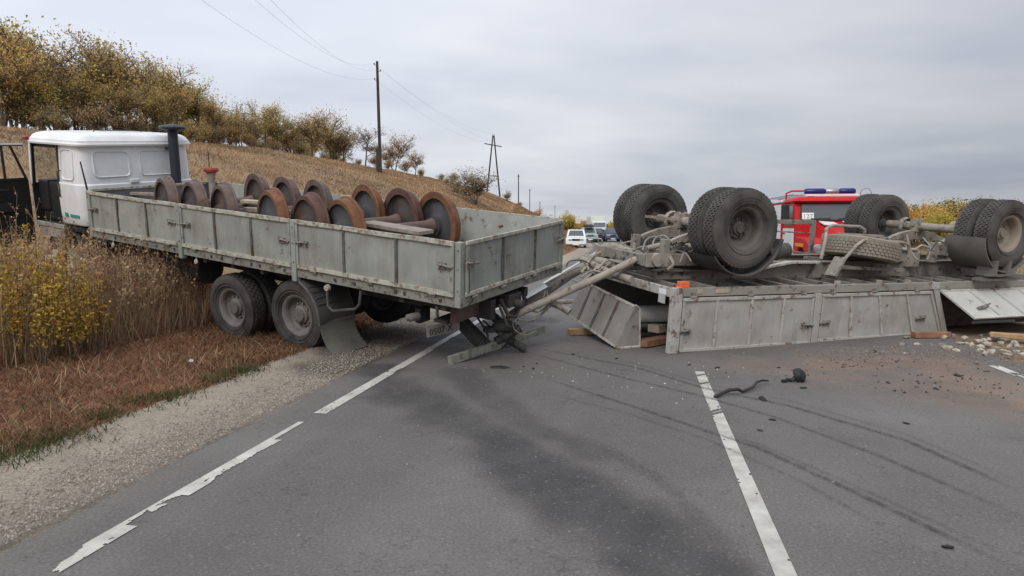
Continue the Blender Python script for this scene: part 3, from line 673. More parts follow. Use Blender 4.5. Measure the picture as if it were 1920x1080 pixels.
RT_, RI_ = .50, .275
TYRE_T = tyre_mb(RT_, .27, RI_, 40, True, 5).mesh('truck_tyre', M_rubber, 35)
RIM_T = rim_mb(RI_, .27).mesh('truck_rim', M_rim, 35)
def build_truck_running():
    pf = tpart; z0 = Vector(T_OFF)
    for cx, cz in ((2.83, -.60), (4.20, -.715)):
        for yc, fl in ((-.245, False), (-.57, True), (-1.93, False), (-2.255, True)):
            add_wheel(truck, 'wheel', RIM_T, TYRE_T, Vector((cx, yc, cz))-T_OFF, fl, random.uniform(0, 6))
        bb = MB(); bb.tube([(cx, -.5, cz), (cx, -2.0, cz)], .09, 10); bb.lathe([(.0, -.3), (.18, -.15), (.24, 0), (.18, .15), (0, .3)], 16, (cx, -1.25, cz), axis='x'); pf('axle', bb, M_dark, smooth=40)
    bb = MB()
    for i in range(6): bb.box((2.5+i*.03, -.98, -.42+i*.022), (4.5-i*.03, -.90, -.40+i*.022)); bb.box((2.5+i*.03, -1.60, -.42+i*.022), (4.5-i*.03, -1.52, -.40+i*.022))
    pf('leaf_spring', bb, M_dark)
    for yc, fl in ((-.28, False), (-2.2, True)):
        add_wheel(truck, 'wheel', RIM_T, TYRE_T, Vector((8.85, yc, -.62))-T_OFF, fl)
    # mudguard, support loop and bent flap behind the rear wheel
    bb = MB(); bb.lathe([(.565, -.64), (.575, -.64), (.575, .005), (.55, .02), (.545, .01), (.565, -.005)], 14, (2.80, 0, -.58), a0=R(112), a1=R(186)); mg = pf('mudguard', bb, M_mud, smooth=30)
    for k in range(4):
        a = R(128+k*9); bb = MB(); bb.bar((2.80+.578*math.cos(a), -.02, -.58+.578*math.sin(a)), (2.80+.578*math.cos(a), -.6, -.58+.578*math.sin(a)), .02, .012); pf('guard_rib', bb, M_mud, mg)
    P = []
    for i in range(9):
        q = i/8; P.append((2.235-.04*q-.22*q**2.4, -.60-.42*q+.05*q**3))
    bb = MB()
    for i in range(8):
        (xa, za), (xb, zb) = P[i], P[i+1]
        bb.quad((xa, -.0, za), (xb, -.01+.02*i/8, zb), (xb, -.60, zb-.03*i/8), (xa, -.62, za), .012)
    pf('mud_flap', bb, M_mudgrey, mg, smooth=50)
    bb = MB(); bb.bar((2.24, .012, -.585), (2.22, -.6, -.60), .02, .03); pf('flap_clamp', bb, M_rim, mg)
    bb = MB(); bb.tube([(2.05, .01, -.03), (2.05, .03, -.12), (2.04, .03, -.30), (1.97, .02, -.355), (1.60, .0, -.27), (1.53, .0, -.20), (1.52, -.02, -.03)], .018, 8); pf('guard_bracket', bb, M_mud, mg, smooth=40)
    bb = MB(); bb.lathe([(0, .02), (.038, .015), (.042, -.03), (0, -.035)], 14, (2.05, .035, -.06)); pf('side_reflector', bb, M_dust, smooth=40)
    # lights, number plate, rear crossmember
    bb = MB(); bb.box((.28, -1.7, -.30), (.36, -.30, -.06)); pf('rear_crossmember', bb, pm('dark_red_primer', (.07, .022, .022), .7, .3, 6, dust=.15), bevel=.006)
    bb = MB(); bb.box((.70, -.36, -.34), (.78, -.16, -.16)); lt = pf('tail_light', bb, M_black, bevel=.008)
    bb = MB(); bb.tube([(.74, -.16, -.25), (.74, -.02, -.24), (.77, .02, -.23)], [.05, .05, .035], 12); pf('lamp_housing', bb, M_rim, lt, smooth=40)
    bb = MB(); bb.box((.58, -.37, -.31), (.60, -.33, -.14)); pf('lamp_bracket', bb, M_post, lt)
    p0, p1 = tpx(800, 613, 1, -.30), tpx(842, 603, 1, -.62); p2, p3 = tpx(842, 625, 1, -.62), tpx(802, 637, 1, -.30)
    a = Vector(p0); ux = (Vector(p1)-a).normalized(); L_ = .50; nrm = ux.cross(Vector((0, 0, -1))).normalized(); dn = ux.cross(nrm); dn = dn if dn.z < 0 else -dn
    bb = MB(); bb.quad(a, a+ux*L_, a+ux*L_+dn*.14, a+dn*.14, .006); pl = pf('number_plate', bb, M_plate)
    to = link('plate_text', text_mesh('0507 X', .12, M_rim_dark, 'plate_text'), pl)
    zn = nrm if (T_M.to_3x3() @ nrm).y < 0 else -nrm
    xx = ux if True else -ux
    if xx.cross(-dn).dot(zn) < 0: xx = -xx
    org = (a if xx.dot(ux) > 0 else a+ux*L_) + dn*.12 + xx*.03 + zn*.008
    to.matrix_local = Matrix.Translation(org-T_OFF) @ Matrix((xx, -dn, zn)).transposed().to_4x4()
    bb = MB(); bb.box((.40, -.62, -.33), (.60, -.30, -.29)); pf('plate_bracket', bb, M_dark, pl)
    # hitch lump
    bb = MB(); bb.box((.02, -1.40, -.24), (.27, -1.10, -.07)); bb.tube([(.1, -1.0, -.1), (.0, -1.05, -.32), (.05, -1.3, -.40), (.1, -1.5, -.3), (.2, -1.55, -.1)], .028, 7); bb.tube([(.05, -.9, -.15), (-.05, -.95, -.42), (.02, -1.15, -.5)], .02, 6); bb.lathe([(0, -.10), (.05, -.09), (.06, .0), (.04, .08), (0, .09)], 12, (.0, -1.25, -.20), axis='x'); pf('hitch', bb, M_dark, bevel=.01)
    # torn underrun bumper resting on the road
    A = T_INV @ at(843, 676, 8.35); B = T_INV @ at(1019, 617, 9.75); up = T_INV.to_3x3() @ Vector((0, 0, 1))
    bb = MB(); bb.bar(A, B, .07, .105, up); bp = pf('underrun_bumper', bb, M_beam, bevel=.006)
    m_ = A.lerp(B, .36); tz = T_INV @ at(862, 600, 8.95)
    bb = MB(); bb.bar(tz, m_, .03, .26, A-B); bb.bar(tz+up*.03, m_+up*.02, .05, .03, up); pf('bumper_bracket', bb, M_dark, bp)
    m2 = A.lerp(B, .66); bb = MB(); bb.bar(m2+up*.42+(T_INV.to_3x3() @ Vector((-.45, .3, 0))), m2+up*.03, .03, .16, A-B); pf('bumper_bracket', bb, M_dark, bp)
    # fuel tank and air tanks under the bed
    bb = MB(); bb.tube([(5.3, -.62, -.36), (6.3, -.62, -.36)], .24, 16); pf('fuel_tank', bb, M_dark, smooth=40)
    bb = MB(); bb.tube([(1.0, -1.9, -.35), (1.9, -1.9, -.35)], .14, 14); pf('air_tank', bb, M_dark, smooth=40)

def rr_plan(x0, x1, y0, y1, r, n=5):
    out = []
    for cx, cy, a in ((x1-r, y1-r, 0), (x0+r, y1-r, 90), (x0+r, y0+r, 180), (x1-r, y0+r, 270)):
        for i in range(n+1):
            t = R(a+90*i/n); out.append((cx+r*math.cos(t), cy+r*math.sin(t)))
    return out
def loft(rings, cap=(True, True)):
    b = MB(); n = len(rings[0]); vs = [p for r_ in rings for p in r_]
    fs = [(k*n+i, k*n+(i+1) % n, (k+1)*n+(i+1) % n, (k+1)*n+i) for k in range(len(rings)-1) for i in range(n)]
    if cap[0]: fs.append(tuple(range(n-1, -1, -1)))
    if cap[1]: fs.append(tuple(range((len(rings)-1)*n, len(rings)*n)))
    return b.add(vs, fs)
def build_cab():
    pf = tpart; X0, X1, Y0, Y1 = 7.86, 9.58, -2.22, -.13
    # rear half shell with rounded corners, a belt line and a waist bulge
    def plan(o):
        p = []
        r = .20
        p.append((8.62, Y1+o))
        for i in range(7):
            t = R(90+90*i/6); p.append((X0+r-o*.0+(r+o)*math.cos(t), Y1-r+(r+o)*math.sin(t)))
        for i in range(7):
            t = R(180+90*i/6); p.append((X0+r+(r+o)*math.cos(t), Y0+r+(r+o)*math.sin(t)))
        p.append((8.62, Y0-o)); return p
    levels = [(.10, -.02), (.13, .0), (.30, .012), (.76, .02), (.795, .018), (.815, -.012), (1.2, -.03), (1.47, -.05)]
    outer = [[(x, y, z) for x, y in plan(o)] for z, o in levels]
    inner = [[(x, y, z) for x, y in plan(o-.035)] for z, o in levels]
    b = MB(); n = len(outer[0])
    for rings, flip in ((outer, 0), (inner, 1)):
        b.add([p for r_ in rings for p in r_], [(k*n+i, k*n+i+1, (k+1)*n+i+1, (k+1)*n+i) for k in range(len(rings)-1) for i in range(n-1)], flip)
    for idx in (0, n-1):   # close door-edge jambs
        vs = [r_[idx] for r_ in outer]+[r_[idx] for r_ in inner]; k = len(levels)
        b.add(vs, [(i, i+1, k+i+1, k+i) for i in range(k-1)], 0)
    cab = pf('cab', b, [M_cab, M_blacksoft], smooth=35)
    # pressed blank window panels: a proud rounded rim round each
    def blank(cpts, nrm, nm='blank_window'):
        cx = sum((Vector(p) for p in cpts), Vector())/4; bb = MB(); ring = []
        pts = []
        for i in range(4):
            a, p, c = Vector(cpts[i-1]), Vector(cpts[i]), Vector(cpts[(i+1) % 4])
            r = .09; e1 = p+(a-p).normalized()*r; e2 = p+(c-p).normalized()*r
            for k in range(5):
                t = k/4; pts.append(e1*(1-t)**2+p*2*t*(1-t)+e2*t*t)
        nrm = Vector(nrm)
        rings = [(1.0, -.004), (.985, .020), (.955, .022), (.915, .002)]
        vs = []
        for s_, h in rings:
            for p in pts:
                d = (cx-p); vs.append(p+d*(1-s_)+nrm*h)
        m_ = len(pts)
        fs = [(k*m_+i, k*m_+(i+1) % m_, (k+1)*m_+(i+1) % m_, (k+1)*m_+i) for k in range(3) for i in range(m_)]+[tuple(range(3*m_, 4*m_))]
        bb.add(vs, fs); pf(nm, bb, M_cab, cab, smooth=50)
    xr = X0
    for y0, y1 in ((-.98, -.34), (-1.86, -1.16)):
        blank([(xr+.018, y0, .92), (xr+.018, y1, .92), (xr+.043, y1, 1.37), (xr+.043, y0, 1.36)], (-1, 0, 0))
    yb = Y1
    blank([(8.52, yb-.015, .86), (8.13, yb-.015, .86), (8.13, yb-.045, 1.39), (8.52, yb-.045, 1.39)], (0, 1, 0))
    bb = MB(); bb.box((X0-.045, -1.10, .80), (X0-.0, -.93, .88)); pf('cab_handle_box', bb, M_cab, cab, bevel=.02)
    # roof
    rp = rr_plan(X0-.03, X1+.02, Y0-.02, Y1+.02, .18)
    cx, cy = (X0+X1)/2, (Y0+Y1)/2
    def ring(z, ins, cr=0): 
        return [(cx+(x-cx)*(1-ins/.86), cy+(y-cy)*(1-ins/1.05), z+cr*(1-((y-cy)/1.1)**2)) for x, y in rp]
    rf = loft([ring(1.445, .03), ring(1.45, 0), ring(1.48, -.005), ring(1.50, .012), ring(1.535, .015), ring(1.55, .03), ring(1.60, .06), ring(1.635, .11), ring(1.655, .2, .02), ring(1.665, .5, .03), ring(1.67, .75, .03)])
    pf('roof', rf, M_cab, cab, smooth=40)
    bb = MB(); bb.tube([(8.5, -.75, 1.665), (8.5, -.75, 1.70), (8.3, -1.5, 1.70), (8.3, -1.5, 1.665)], .012, 6); pf('roof_rail', bb, M_black, cab)
    bb = MB(); bb.box((9.50, -.32, 1.49), (9.62, -.10, 1.56)); pf('roof_marker_light', bb, M_redlens, cab, bevel=.015)
    # front pillars, windscreen, front wall
    for y in (Y1-.04, Y0+.04):
        bb = MB(); bb.bar((9.60, y, .72), (9.50, y, 1.46), .06, .07, (0, 1, 0)); bb.bar((9.61, y, .02), (9.61, y, .72), .022, .04, (0, 1, 0)); pf('front_pillar', bb, M_cab, cab, bevel=.01)
        bb = MB(); bb.bar((9.555, y, .72), (9.46, y, 1.44), .03, .04, (0, 1, 0)); pf('door_seal', bb, M_black, cab)
    bb = MB(); bb.box((9.60, Y0+.08, 0), (9.64, Y1-.08, .74)); pf('front_wall', bb, M_cab, cab)
    bb = MB(); bb.box((9.565, Y0+.06, 0), (9.598, Y1-.02, .74)); pf('front_lining', bb, M_blacksoft, cab)
    bb = MB(); bb.box((8.60, Y1-.13, 1.385), (9.50, Y1-.07, 1.455)); pf('door_header', bb, M_black, cab)
    bb = MB(); bb.box((8.60, Y1-.055, .10), (8.625, Y1-.012, 1.45)); pf('door_seal', bb, M_black, cab)
    bb = MB(); bb.tube([(8.56, Y1-.015, .55), (8.56, Y1+.035, .57), (8.56, Y1+.035, 1.0), (8.56, Y1-.03, 1.02)], .011, 6); pf('grab_handle', bb, M_black, cab, smooth=40)
    bb = MB(); bb.box((X0+.0, -1.075, .12), (X0+.06, -1.063, .79)); pf('panel_seam', bb, M_cabgrey, cab)
    bb = MB(); bb.quad((9.62, Y0+.1, .75), (9.62, Y1-.1, .75), (9.52, Y1-.1, 1.44), (9.52, Y0+.1, 1.44), .006)
    gl = pm('clear_glass', (.8, .85, .85), .03, 0, trans=1.0); pf('windscreen', bb, gl, cab)
    bb = MB(); bb.box((9.25, Y0+.1, .25), (9.56, Y1-.1, .80)); pf('dashboard', bb, M_black, cab, bevel=.03)
    bb = MB(); bb.lathe([(.235, -.012), (.25, 0), (.235, .012), (.22, 0), (.235, -.012)], 24, (0, 0, 0), axis='z', M=Matrix.Translation((9.1, -.62, .78)) @ Matrix.Rotation(R(-62), 4, 'Y')); pf('steering_wheel', bb, M_black, cab, smooth=60)
    for yc in (-.62, -1.7):
        bb = MB(); bb.box((8.35, yc-.24, .25), (8.85, yc+.24, .42)); bb.box((8.28, yc-.24, .42), (8.42, yc+.24, .98)); pf('seat', bb, M_black, cab, bevel=.04)
    bb = MB(); bb.box((8.60, Y0+.3, .07), (9.56, Y1-.14, .77)); pf('dark_cab_fill', bb, M_blacksoft, cab, bevel=.03)  # black box added to fill the cab with its interior darkness
    bb = MB(); bb.box((8.0, Y0+.06, -.02), (9.57, Y1-.03, .06)); pf('cab_floor', bb, M_blacksoft, cab)
    # far door (closed): lower panel and window frame
    bb = MB(); bb.box((8.64, Y0, .05), (9.56, Y0+.05, .80)); fd = pf('far_door', bb, [M_blacksoft], cab)
    bb = MB(); bb.box((8.64, Y0+.005, 1.38), (9.5, Y0+.045, 1.46)); bb.bar((9.20, Y0+.025, .8), (9.18, Y0+.025, 1.40), .03, .025); pf('window_frame', bb, M_black, fd)
    # open near door, swung out; lining side towards the rear
    dm = Matrix.Translation((9.60, Y1+.03, 0)) @ Matrix.Rotation(R(-2), 4, 'Z')
    bb = MB(); bb.box((-.02, .0, -.38), (.03, 1.15, .80), M=dm); dr = pf('door', bb, M_blacksoft, cab, bevel=.015); dr['label'] = 'open driver door showing its black lining'
    bb = MB(); bb.box((.032, .0, -.38), (.045, 1.15, .80), M=dm); pf('door_skin', bb, M_cab, dr)
    bb = MB(); bb.box((-.01, .02, 1.405), (.03, .95, 1.435), M=dm); bb.add([], []); pf('window_frame', bb, M_cab, dr)
    bb = MB(); bb.box((-.012, .02, 1.385), (.028, .95, 1.404), M=dm)
    for (a, c) in (((0, .03, .80), (0, .22, 1.39)), ((0, .36, .8), (0, .36, 1.39)), ((0, 1.0, .8), (0, .93, 1.39))): bb.bar(dm @ Vector(a), dm @ Vector(c), .035, .03, (1, 0, 0))
    bb.box((-.03, .02, .79), (.03, 1.05, .83), M=dm); pf('window_frame', bb, M_black, dr)
    bb = MB(); bb.tube([dm @ Vector((-.06, .35, .62)), dm @ Vector((-.075, .55, .64)), dm @ Vector((-.06, .75, .62))], .018, 6); bb.box((-.07, .3, .25), (-.02, .9, .40), M=dm); pf('arm_rest', bb, M_black, dr)
    # sill, steps, wheel arch
    bb = MB(); bb.box((8.63, Y1-.25, -.02), (9.58, Y1-.0, .06)); bb.box((8.70, Y1-.30, -.20), (9.5, Y1-.02, -.03)); pf('step', bb, M_cabgrey, cab, bevel=.01)
    bb = MB(); bb.lathe([(.60, -.45), (.62, -.45), (.62, .02), (.60, .02)], 14, (8.75, -.2, -.58), a0=R(15), a1=R(165)); pf('wheel_arch', bb, M_mud, cab, smooth=30)
    bb = MB(); bb.box((7.8, -2.1, -.25), (8.4, -.35, .08)); bb.box((8.3, -1.8, -.6), (9.3, -.6, -.05)); pf('engine_block', bb, M_dark, cab)
    bb = MB(); bb.box((8.05, Y1+.002, .235), (8.32, Y1+.022, .285)); bb.box((8.40, Y1+.002, .23), (8.49, Y1+.022, .30)); pf('stripe', bb, M_teal, cab)
    # intake stack with mushroom cap
    bb = MB(); bb.tube([(7.70, -1.73, .10), (7.70, -1.73, 1.74)], .088, 16); st = pf('intake_stack', bb, M_stack, smooth=40)
    bb = MB(); bb.lathe([(.07, 1.70), (.16, 1.735), (.215, 1.75), (.225, 1.785), (.20, 1.81), (0, 1.84)], 24, (7.70, -1.73, 0), axis='z'); pf('stack_cap', bb, M_stack, st, smooth=40)
    bb = MB(); bb.box((7.70, -1.80, 1.38), (7.86, -1.66, 1.42)); pf('stack_bracket', bb, M_black, st)
build_truck_bed(); build_truck_running(); build_cab()

# ------------------------------------------------------------------ railway wheelsets lying in the bed
def wheelset_meshes(rim_m, disc_m, k):
    b = MB(); Rw = .455
    # monobloc wheel: tread with flange (inner side -y), dished disc, hub
    b.lathe([(.09, -.10), (.15, -.095), (.155, -.05), (.22, -.02), (.34, -.005), (.385, -.03), (.395, -.068)], 44, m=1)
    b.lathe([(.395, -.068), (.49, -.072), (.495, -.058), (.485, -.042), (.462, -.035), (.452, .055), (.447, .068), (.392, .068)], 44, m=0)
    b.lathe([(.392, .068), (.38, .035), (.34, .02), (.22, .03), (.155, .055), (.15, .105), (.09, .11)], 44, m=1)
    wheel = b.mesh('rail_wheel', [rim_m, disc_m], 35)
    a = MB(); a.lathe([(0, -1.12), (.055, -1.12), (.062, -1.10), (.062, -.96), (.075, -.95), (.085, -.90), (.093, -.88), (.093, -.66), (.115, -.64), (.085, -.52), (.078, 0), (.085, .52), (.115, .64), (.093, .66), (.093, .88), (.085, .90), (.075, .95), (.062, .96), (.062, 1.10), (.055, 1.12), (0, 1.12)], 20)
    return wheel, a.mesh('rail_axle', M_ws_brown, 35)
ws_kinds = {'brown': wheelset_meshes(M_ws_brown, M_ws_disc_brown, 0), 'orange': wheelset_meshes(M_ws_orange, M_ws_disc, 1), 'red': wheelset_meshes(M_ws_red, M_ws_disc_brown, 2)}
ws = [((6.25, -.57), (5.80, -2.02), 'brown', 'brown steel wheelset nearest the white cab'), ((5.46, -.52), (5.02, -1.98), 'brown', 'brown steel wheelset second from the white cab'),
      ((4.78, -.57), (4.28, -1.97), 'brown', 'brown steel wheelset third from the cab, next to the bright orange-rimmed one'), ((3.66, -.53), (3.16, -1.93), 'orange', 'wheelset with the brightest orange rust rim, in the middle of the load'),
      ((2.86, -.48), (2.42, -1.90), 'red', 'red-rusted wheelset second from the tailboard'), ((2.20, -.46), (1.74, -1.88), 'orange', 'orange-rimmed wheelset nearest the tailboard, its bare axle end in view')]
for (n_, f_, kind, lab) in ws:
    a = Vector((*n_, .562)); b_ = Vector((*f_, .562)); c = (a+b_)/2; d = (a-b_).normalized()
    rz = math.atan2(-d.x, d.y)
    root = thing('wheelset', lab, 'wheelset', group='railway wheelsets loaded in the truck bed', M=T_M @ Matrix.Translation(c) @ Matrix.Rotation(rz, 4, 'Z'))
    wm, am = ws_kinds[kind]; link('axle', am, root)
    o = link('rail_wheel', wm, root, (0, .755, 0)); o.rotation_euler = (0, random.uniform(0, 6), 0)
    o = link('rail_wheel', wm, root, (0, -.755, 0)); o.rotation_euler = (0, random.uniform(0, 6), R(180))
def plank(name, p, q, w_, h, mat, label, group=None, frame=None, up=(0, 0, 1), roll=0):
    p, q = Vector(p), Vector(q); c = (p+q)/2; b = MB(); n = 5
    for i in range(n): pass
    b.bar(p-c, q-c, w_, h, up); o = b.build(name, mat, bevel=.006)
    M = Matrix.Translation(c)
    o.matrix_world = (frame @ M) if frame is not None else M
    return tag(o, label, 'plank', group)
plank('plank', tpx(688, 418, 2, .67), tpx(800, 436, 2, .67), .26, .05, M_wood_grey, 'grey weathered board lying across the axles near the tailboard', 'boards among the wheelsets', T_M)
plank('plank', tpx(455, 377, 2, .68), tpx(520, 381, 2, .68), .14, .05, M_wood_pale, 'pale yellowish board between the near and far wheels mid-load', 'boards among the wheelsets', T_M)
plank('plank', tpx(236, 362, 2, .66), tpx(330, 366, 2, .66), .10, .05, M_wood_grey, 'brown board lying behind the first brown wheel by the cab', 'boards among the wheelsets', T_M)
plank('plank', tpx(460, 392, 2, .66), tpx(545, 398, 2, .66), .10, .06, M_wood_grey, 'grey beam wedged between the brown and orange wheels', 'boards among the wheelsets', T_M)

# ------------------------------------------------------------------ the overturned trailer (x along the road side to the right, y away, z up; z=0 top of floor frame)
L_OFF = Vector((3.9, 1.25, -.87))
L_M = Matrix.Translation((2.114, 9.001, .871)) @ rot3(.390, .014, .080).to_4x4(); L_INV = L_M.inverted()
trailer = thing('overturned_trailer', 'grey flatbed trailer lying upside down across the road, wheels in the air', 'trailer', M=L_M @ Matrix.Translation(L_OFF))
def lpart(name, mb, mat, parent=None, **k): return part(trailer, L_OFF, name, mb, mat, parent, **k)
def lpx(u, v, ax, val):
    o = L_INV @ Vector((0, 0, CAM_H)); d = L_INV.to_3x3() @ ray(u, v); return o + d*((val-o[ax])/d[ax])
def lw(u, v, Y): return L_INV @ at(u, v, Y)
WT = 2.5; LT = 8.2
TYRE_L = tyre_mb(.548, .29, .285, 50, True, 6).mesh('trailer_tyre', M_rubber_dusty, 35)
RIM_L = rim_mb(.285, .29, -.075, .085, .10, 8).mesh('trailer_rim', M_rim_dark, 35)
RIM_LD = rim_mb(.285, .29, -.075, .085, .10, 8).mesh('trailer_rim_dusty', M_rim_dust, 35)
TYRE_S = tyre_mb(.53, .29, .285, 50, True, 6).mesh('spare_tyre', M_rubber_caked, 35)
RIM_S = rim_mb(.285, .29, -.03, .02, .10, 8).mesh('spare_rim', M_rim_dust, 35)
def board_l(x0, x1, z0, z1, ribs, skew=0.0, latches=(), name='side_board', pm_=M_taupe, rm_=M_taupe_rail):
    """hanging side board facing the camera (-y); skew shifts the lower edge along x"""
    S = lambda x, z: x + skew*(z1-z)/(z1-z0)*((x-x0)/(x1-x0))
    def q(b, xa, xb, za, zb, ya, yb):
        b.add([(S(xa, za), ya, za), (S(xb, za), ya, za), (S(xb, za), yb, za), (S(xa, za), yb, za), (S(xa, zb), ya, zb), (S(xb, zb), ya, zb), (S(xb, zb), yb, zb), (S(xa, zb), yb, zb)],
              [(3,2,1,0), (4,5,6,7), (0,1,5,4), (1,2,6,5), (2,3,7,6), (3,0,4,7)])
    b = panel_grid(lambda x, z, d: (S(x, z), -min(d, .013), z), x0, x1, z0, z1, 36, 12, .024, x0*2.1+.5); bd = lpart(name, b, pm_, smooth=30)
    b = MB(); q(b, x0, x1, z1-.045, z1, -.026, -.001); lpart('rail', b, rm_, bd, bevel=.005)
    b = MB(); q(b, x0, x1, z0, z0+.045, -.026, -.001); lpart('rail', b, rm_, bd, bevel=.005)
    for xa in (x0, x1-.045):
        b = MB(); q(b, xa, xa+.045, z0+.048, z1-.048, -.022, -.001); lpart('frame_upright', b, pm_, bd)
    for r_ in ribs:
        xa = x0+(x1-x0)*r_; b = MB(); q(b, xa-.024, xa+.012, z0+.048, z1-.048, -.026, -.001); lpart('rib', b, rm_, bd, bevel=.004); b = MB(); q(b, xa+.0125, xa+.030, z0+.048, z1-.048, -.005, -.001); lpart('shaded_dirt_seam', b, M_rib, bd)  # strip right of each rib is a painted shadow line plus dirt
    for xa, s_ in latches: latch(bd, lpart, xa, -.002, z0+.28, s_, -1)
    return bd
def build_trailer():
    pf = lpart
    # floor frame
    b = MB(); b.box((0, 0, -.115), (LT, .055, 0)); nb = pf('floor_beam', b, M_lbeam, bevel=.006)
    b = MB(); b.box((0, WT-.055, -.115), (LT, WT, 0)); pf('floor_beam', b, M_taupe)
    b = MB(); b.box((-.045, .02, -.12), (.0, WT, .004)); fbm_ = pf('front_beam', b, M_taupe_rail, bevel=.008)
    b = MB(); b.box((LT, 0, -.115), (LT+.05, WT, 0)); pf('rear_beam', b, M_taupe)
    k = 0; x = .28
    while x < LT-.1:
        b = MB(); b.box((x, .058, -.085), (x+.055, WT-.058, -.006)); pf('cross_member', b, M_under, bevel=.004); x += .43
    for i in range(14):
        b = MB(); y0 = .06+i*.17; b.box((.02, y0, -.125), (LT-.02, y0+.166, -.09)); pf('floor_plank', b, M_floor)
    # bits on the near beam: plates, hinges, bolts
    for xa, xb in ((.37, .46), (.67, .88)):
        b = MB(); b.box((xa, -.008, -.075), (xb, -.002, -.015)); pf('reflector_plate', b, M_wood_pale, nb)
    b = MB(); b.box((.10, .0, .003), (.24, .09, .085)); b.box((.09, .0, .0), (.25, .1, .012)); pf('side_lamp', b, M_amber, nb, bevel=.015)
    b = MB(); b.box((-.055, .10, -.10), (-.047, .26, -.03)); pf('reflector_plate', b, M_white, fbm_)
    b = MB(); b.box((-.056, .11, -.22), (-.048, .26, -.105)); pf('marker_plate', b, M_taupe_light, fbm_)
    for x in (.3, 1.25, 2.2, 2.75, 3.6, 4.5, 5.2, 6.4):
        b = MB(); b.box((x-.03, -.016, -.135), (x+.03, -.003, -.06)); b.tube([(x-.05, -.02, -.12), (x+.05, -.02, -.12)], .016, 6); pf('hinge', b, M_latch, nb)
    for x in (2.9, 3.75, 4.35):
        b = MB(); b.lathe([(0, .05), (.045, .045), (.05, 0)], 10, (x, .05, .0), axis='z'); pf('beam_knob', b, M_dust, nb)
    # posts
    b = MB(); b.box((-.05, -.045, -.868), (.115, .02, .012)); pf('corner_post', b, M_post, bevel=.008)
    b = MB(); b.box((2.435, -.03, -.87), (2.555, .03, -.118)); pf('post', b, M_taupe, bevel=.006)
    b = MB(); b.add([(4.86, -.03, -.10), (4.98, -.03, -.10), (4.98, .03, -.10), (4.86, .03, -.10), (5.20, -.02, -.80), (5.32, -.02, -.80), (5.32, .04, -.80), (5.20, .04, -.80)], [(0,1,2,3), (7,6,5,4), (0,4,5,1), (1,5,6,2), (2,6,7,3), (3,7,4,0)]); po = pf('post', b, M_taupe, bevel=.006); po['label'] = 'post leaning to the right'
    b = MB(); b.box((4.84, -.04, -.10), (4.97, -.003, .0)); pf('post_bracket', b, M_post)
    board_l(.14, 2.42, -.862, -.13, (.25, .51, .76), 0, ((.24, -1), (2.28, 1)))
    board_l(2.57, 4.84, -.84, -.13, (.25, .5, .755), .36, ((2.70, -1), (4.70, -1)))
    # third board torn open, its lower edge swung outwards
    hx0, hx1 = 5.02, 8.1; zt = -.135; zb = -.50; yb = -.52
    def hp(x, q, n=0): return Vector((x+.15*q, yb*q, zt+(zb-zt)*q)) + Vector((0, -.58, .82))*n*.02
    b = MB(); b.quad(hp(hx0, 0), hp(hx0, 1), hp(hx1, 1), hp(hx1, 0), .02); ob = pf('side_board', b, M_taupe_light); ob['label'] = 'torn side board hanging open, dusty, its colour lightened for the light it catches'  # paler material carries the extra light this upturned board catches
    def strip(nm, a, b0, c, d, m):
        b = MB(); b.quad(a, b0, c, d, .026); pf(nm, b, m, ob)
    def rs(xa, xb, qa, qb, nm, m):
        b = MB(); P_ = [hp(xa, qa), hp(xa, qb), hp(xb, qb), hp(xb, qa)]; up = Vector((0, -.58, -.82)).normalized(); nn = Vector((0, -.57, .82))
        b.add(P_+[p+nn*.028 for p in P_], [(3,2,1,0), (4,5,6,7), (0,1,5,4), (1,2,6,5), (2,3,7,6), (3,0,4,7)]); pf(nm, b, m, ob)
    rs(hx0, hx1, 0, .06, 'rail', M_taupe_rail); rs(hx0, hx1, .94, 1, 'rail', M_taupe_light); rs(hx0, hx0+.05, .065, .935, 'frame_upright', M_taupe_light)
    for x in (5.62, 6.22, 6.85, 7.5): rs(x, x+.05, .065, .935, 'rib', M_taupe)
    pl = hp(5.32, .70); b = MB(); nn = Vector((0, -.57, .82)); b.bar(pl+nn*.03, pl+nn*.05+Vector((.2, 0, .03)), .05, .04, nn); b.tube([pl+nn*.05, pl+nn*.07+Vector((.24, 0, .05))], .014, 6); pf('latch', b, M_latch, ob)
    b = MB(); b.box((4.95, .3, -.80), (8.1, .34, -.12)); pf('inner_lining', b, M_floor)
    # far side boards
    b = MB(); b.box((.1, WT-.03, -.86), (LT, WT-.005, -.13)); pf('side_board', b, M_taupe)
    b = MB(); b.box((LT-.03, .1, -.8), (LT, WT-.1, -.13)); pf('tail_board', b, M_taupe)
    # front gate: sprung loose, leaning out, its near end folded over
    TL, TR = L_INV @ Vector((1.16, 11.15, .82)), L_INV @ Vector((1.70, 9.42, .60)); BL, BR = L_INV @ Vector((.92, 11.15, .24)), L_INV @ Vector((1.43, 9.40, .012))
    b = MB(); b.quad(BL, BR, TR, TL, .02); g = pf('front_gate', b, M_gate); g['label'] = 'front gate sprung loose and leaning outwards with a folded end'
    n = (BR-BL).cross(TL-BL).normalized()
    n = n if (L_M.to_3x3() @ n).y < 0 else -n
    def gq(a, c): return BL.lerp(BR, a).lerp(TL.lerp(TR, a), c)
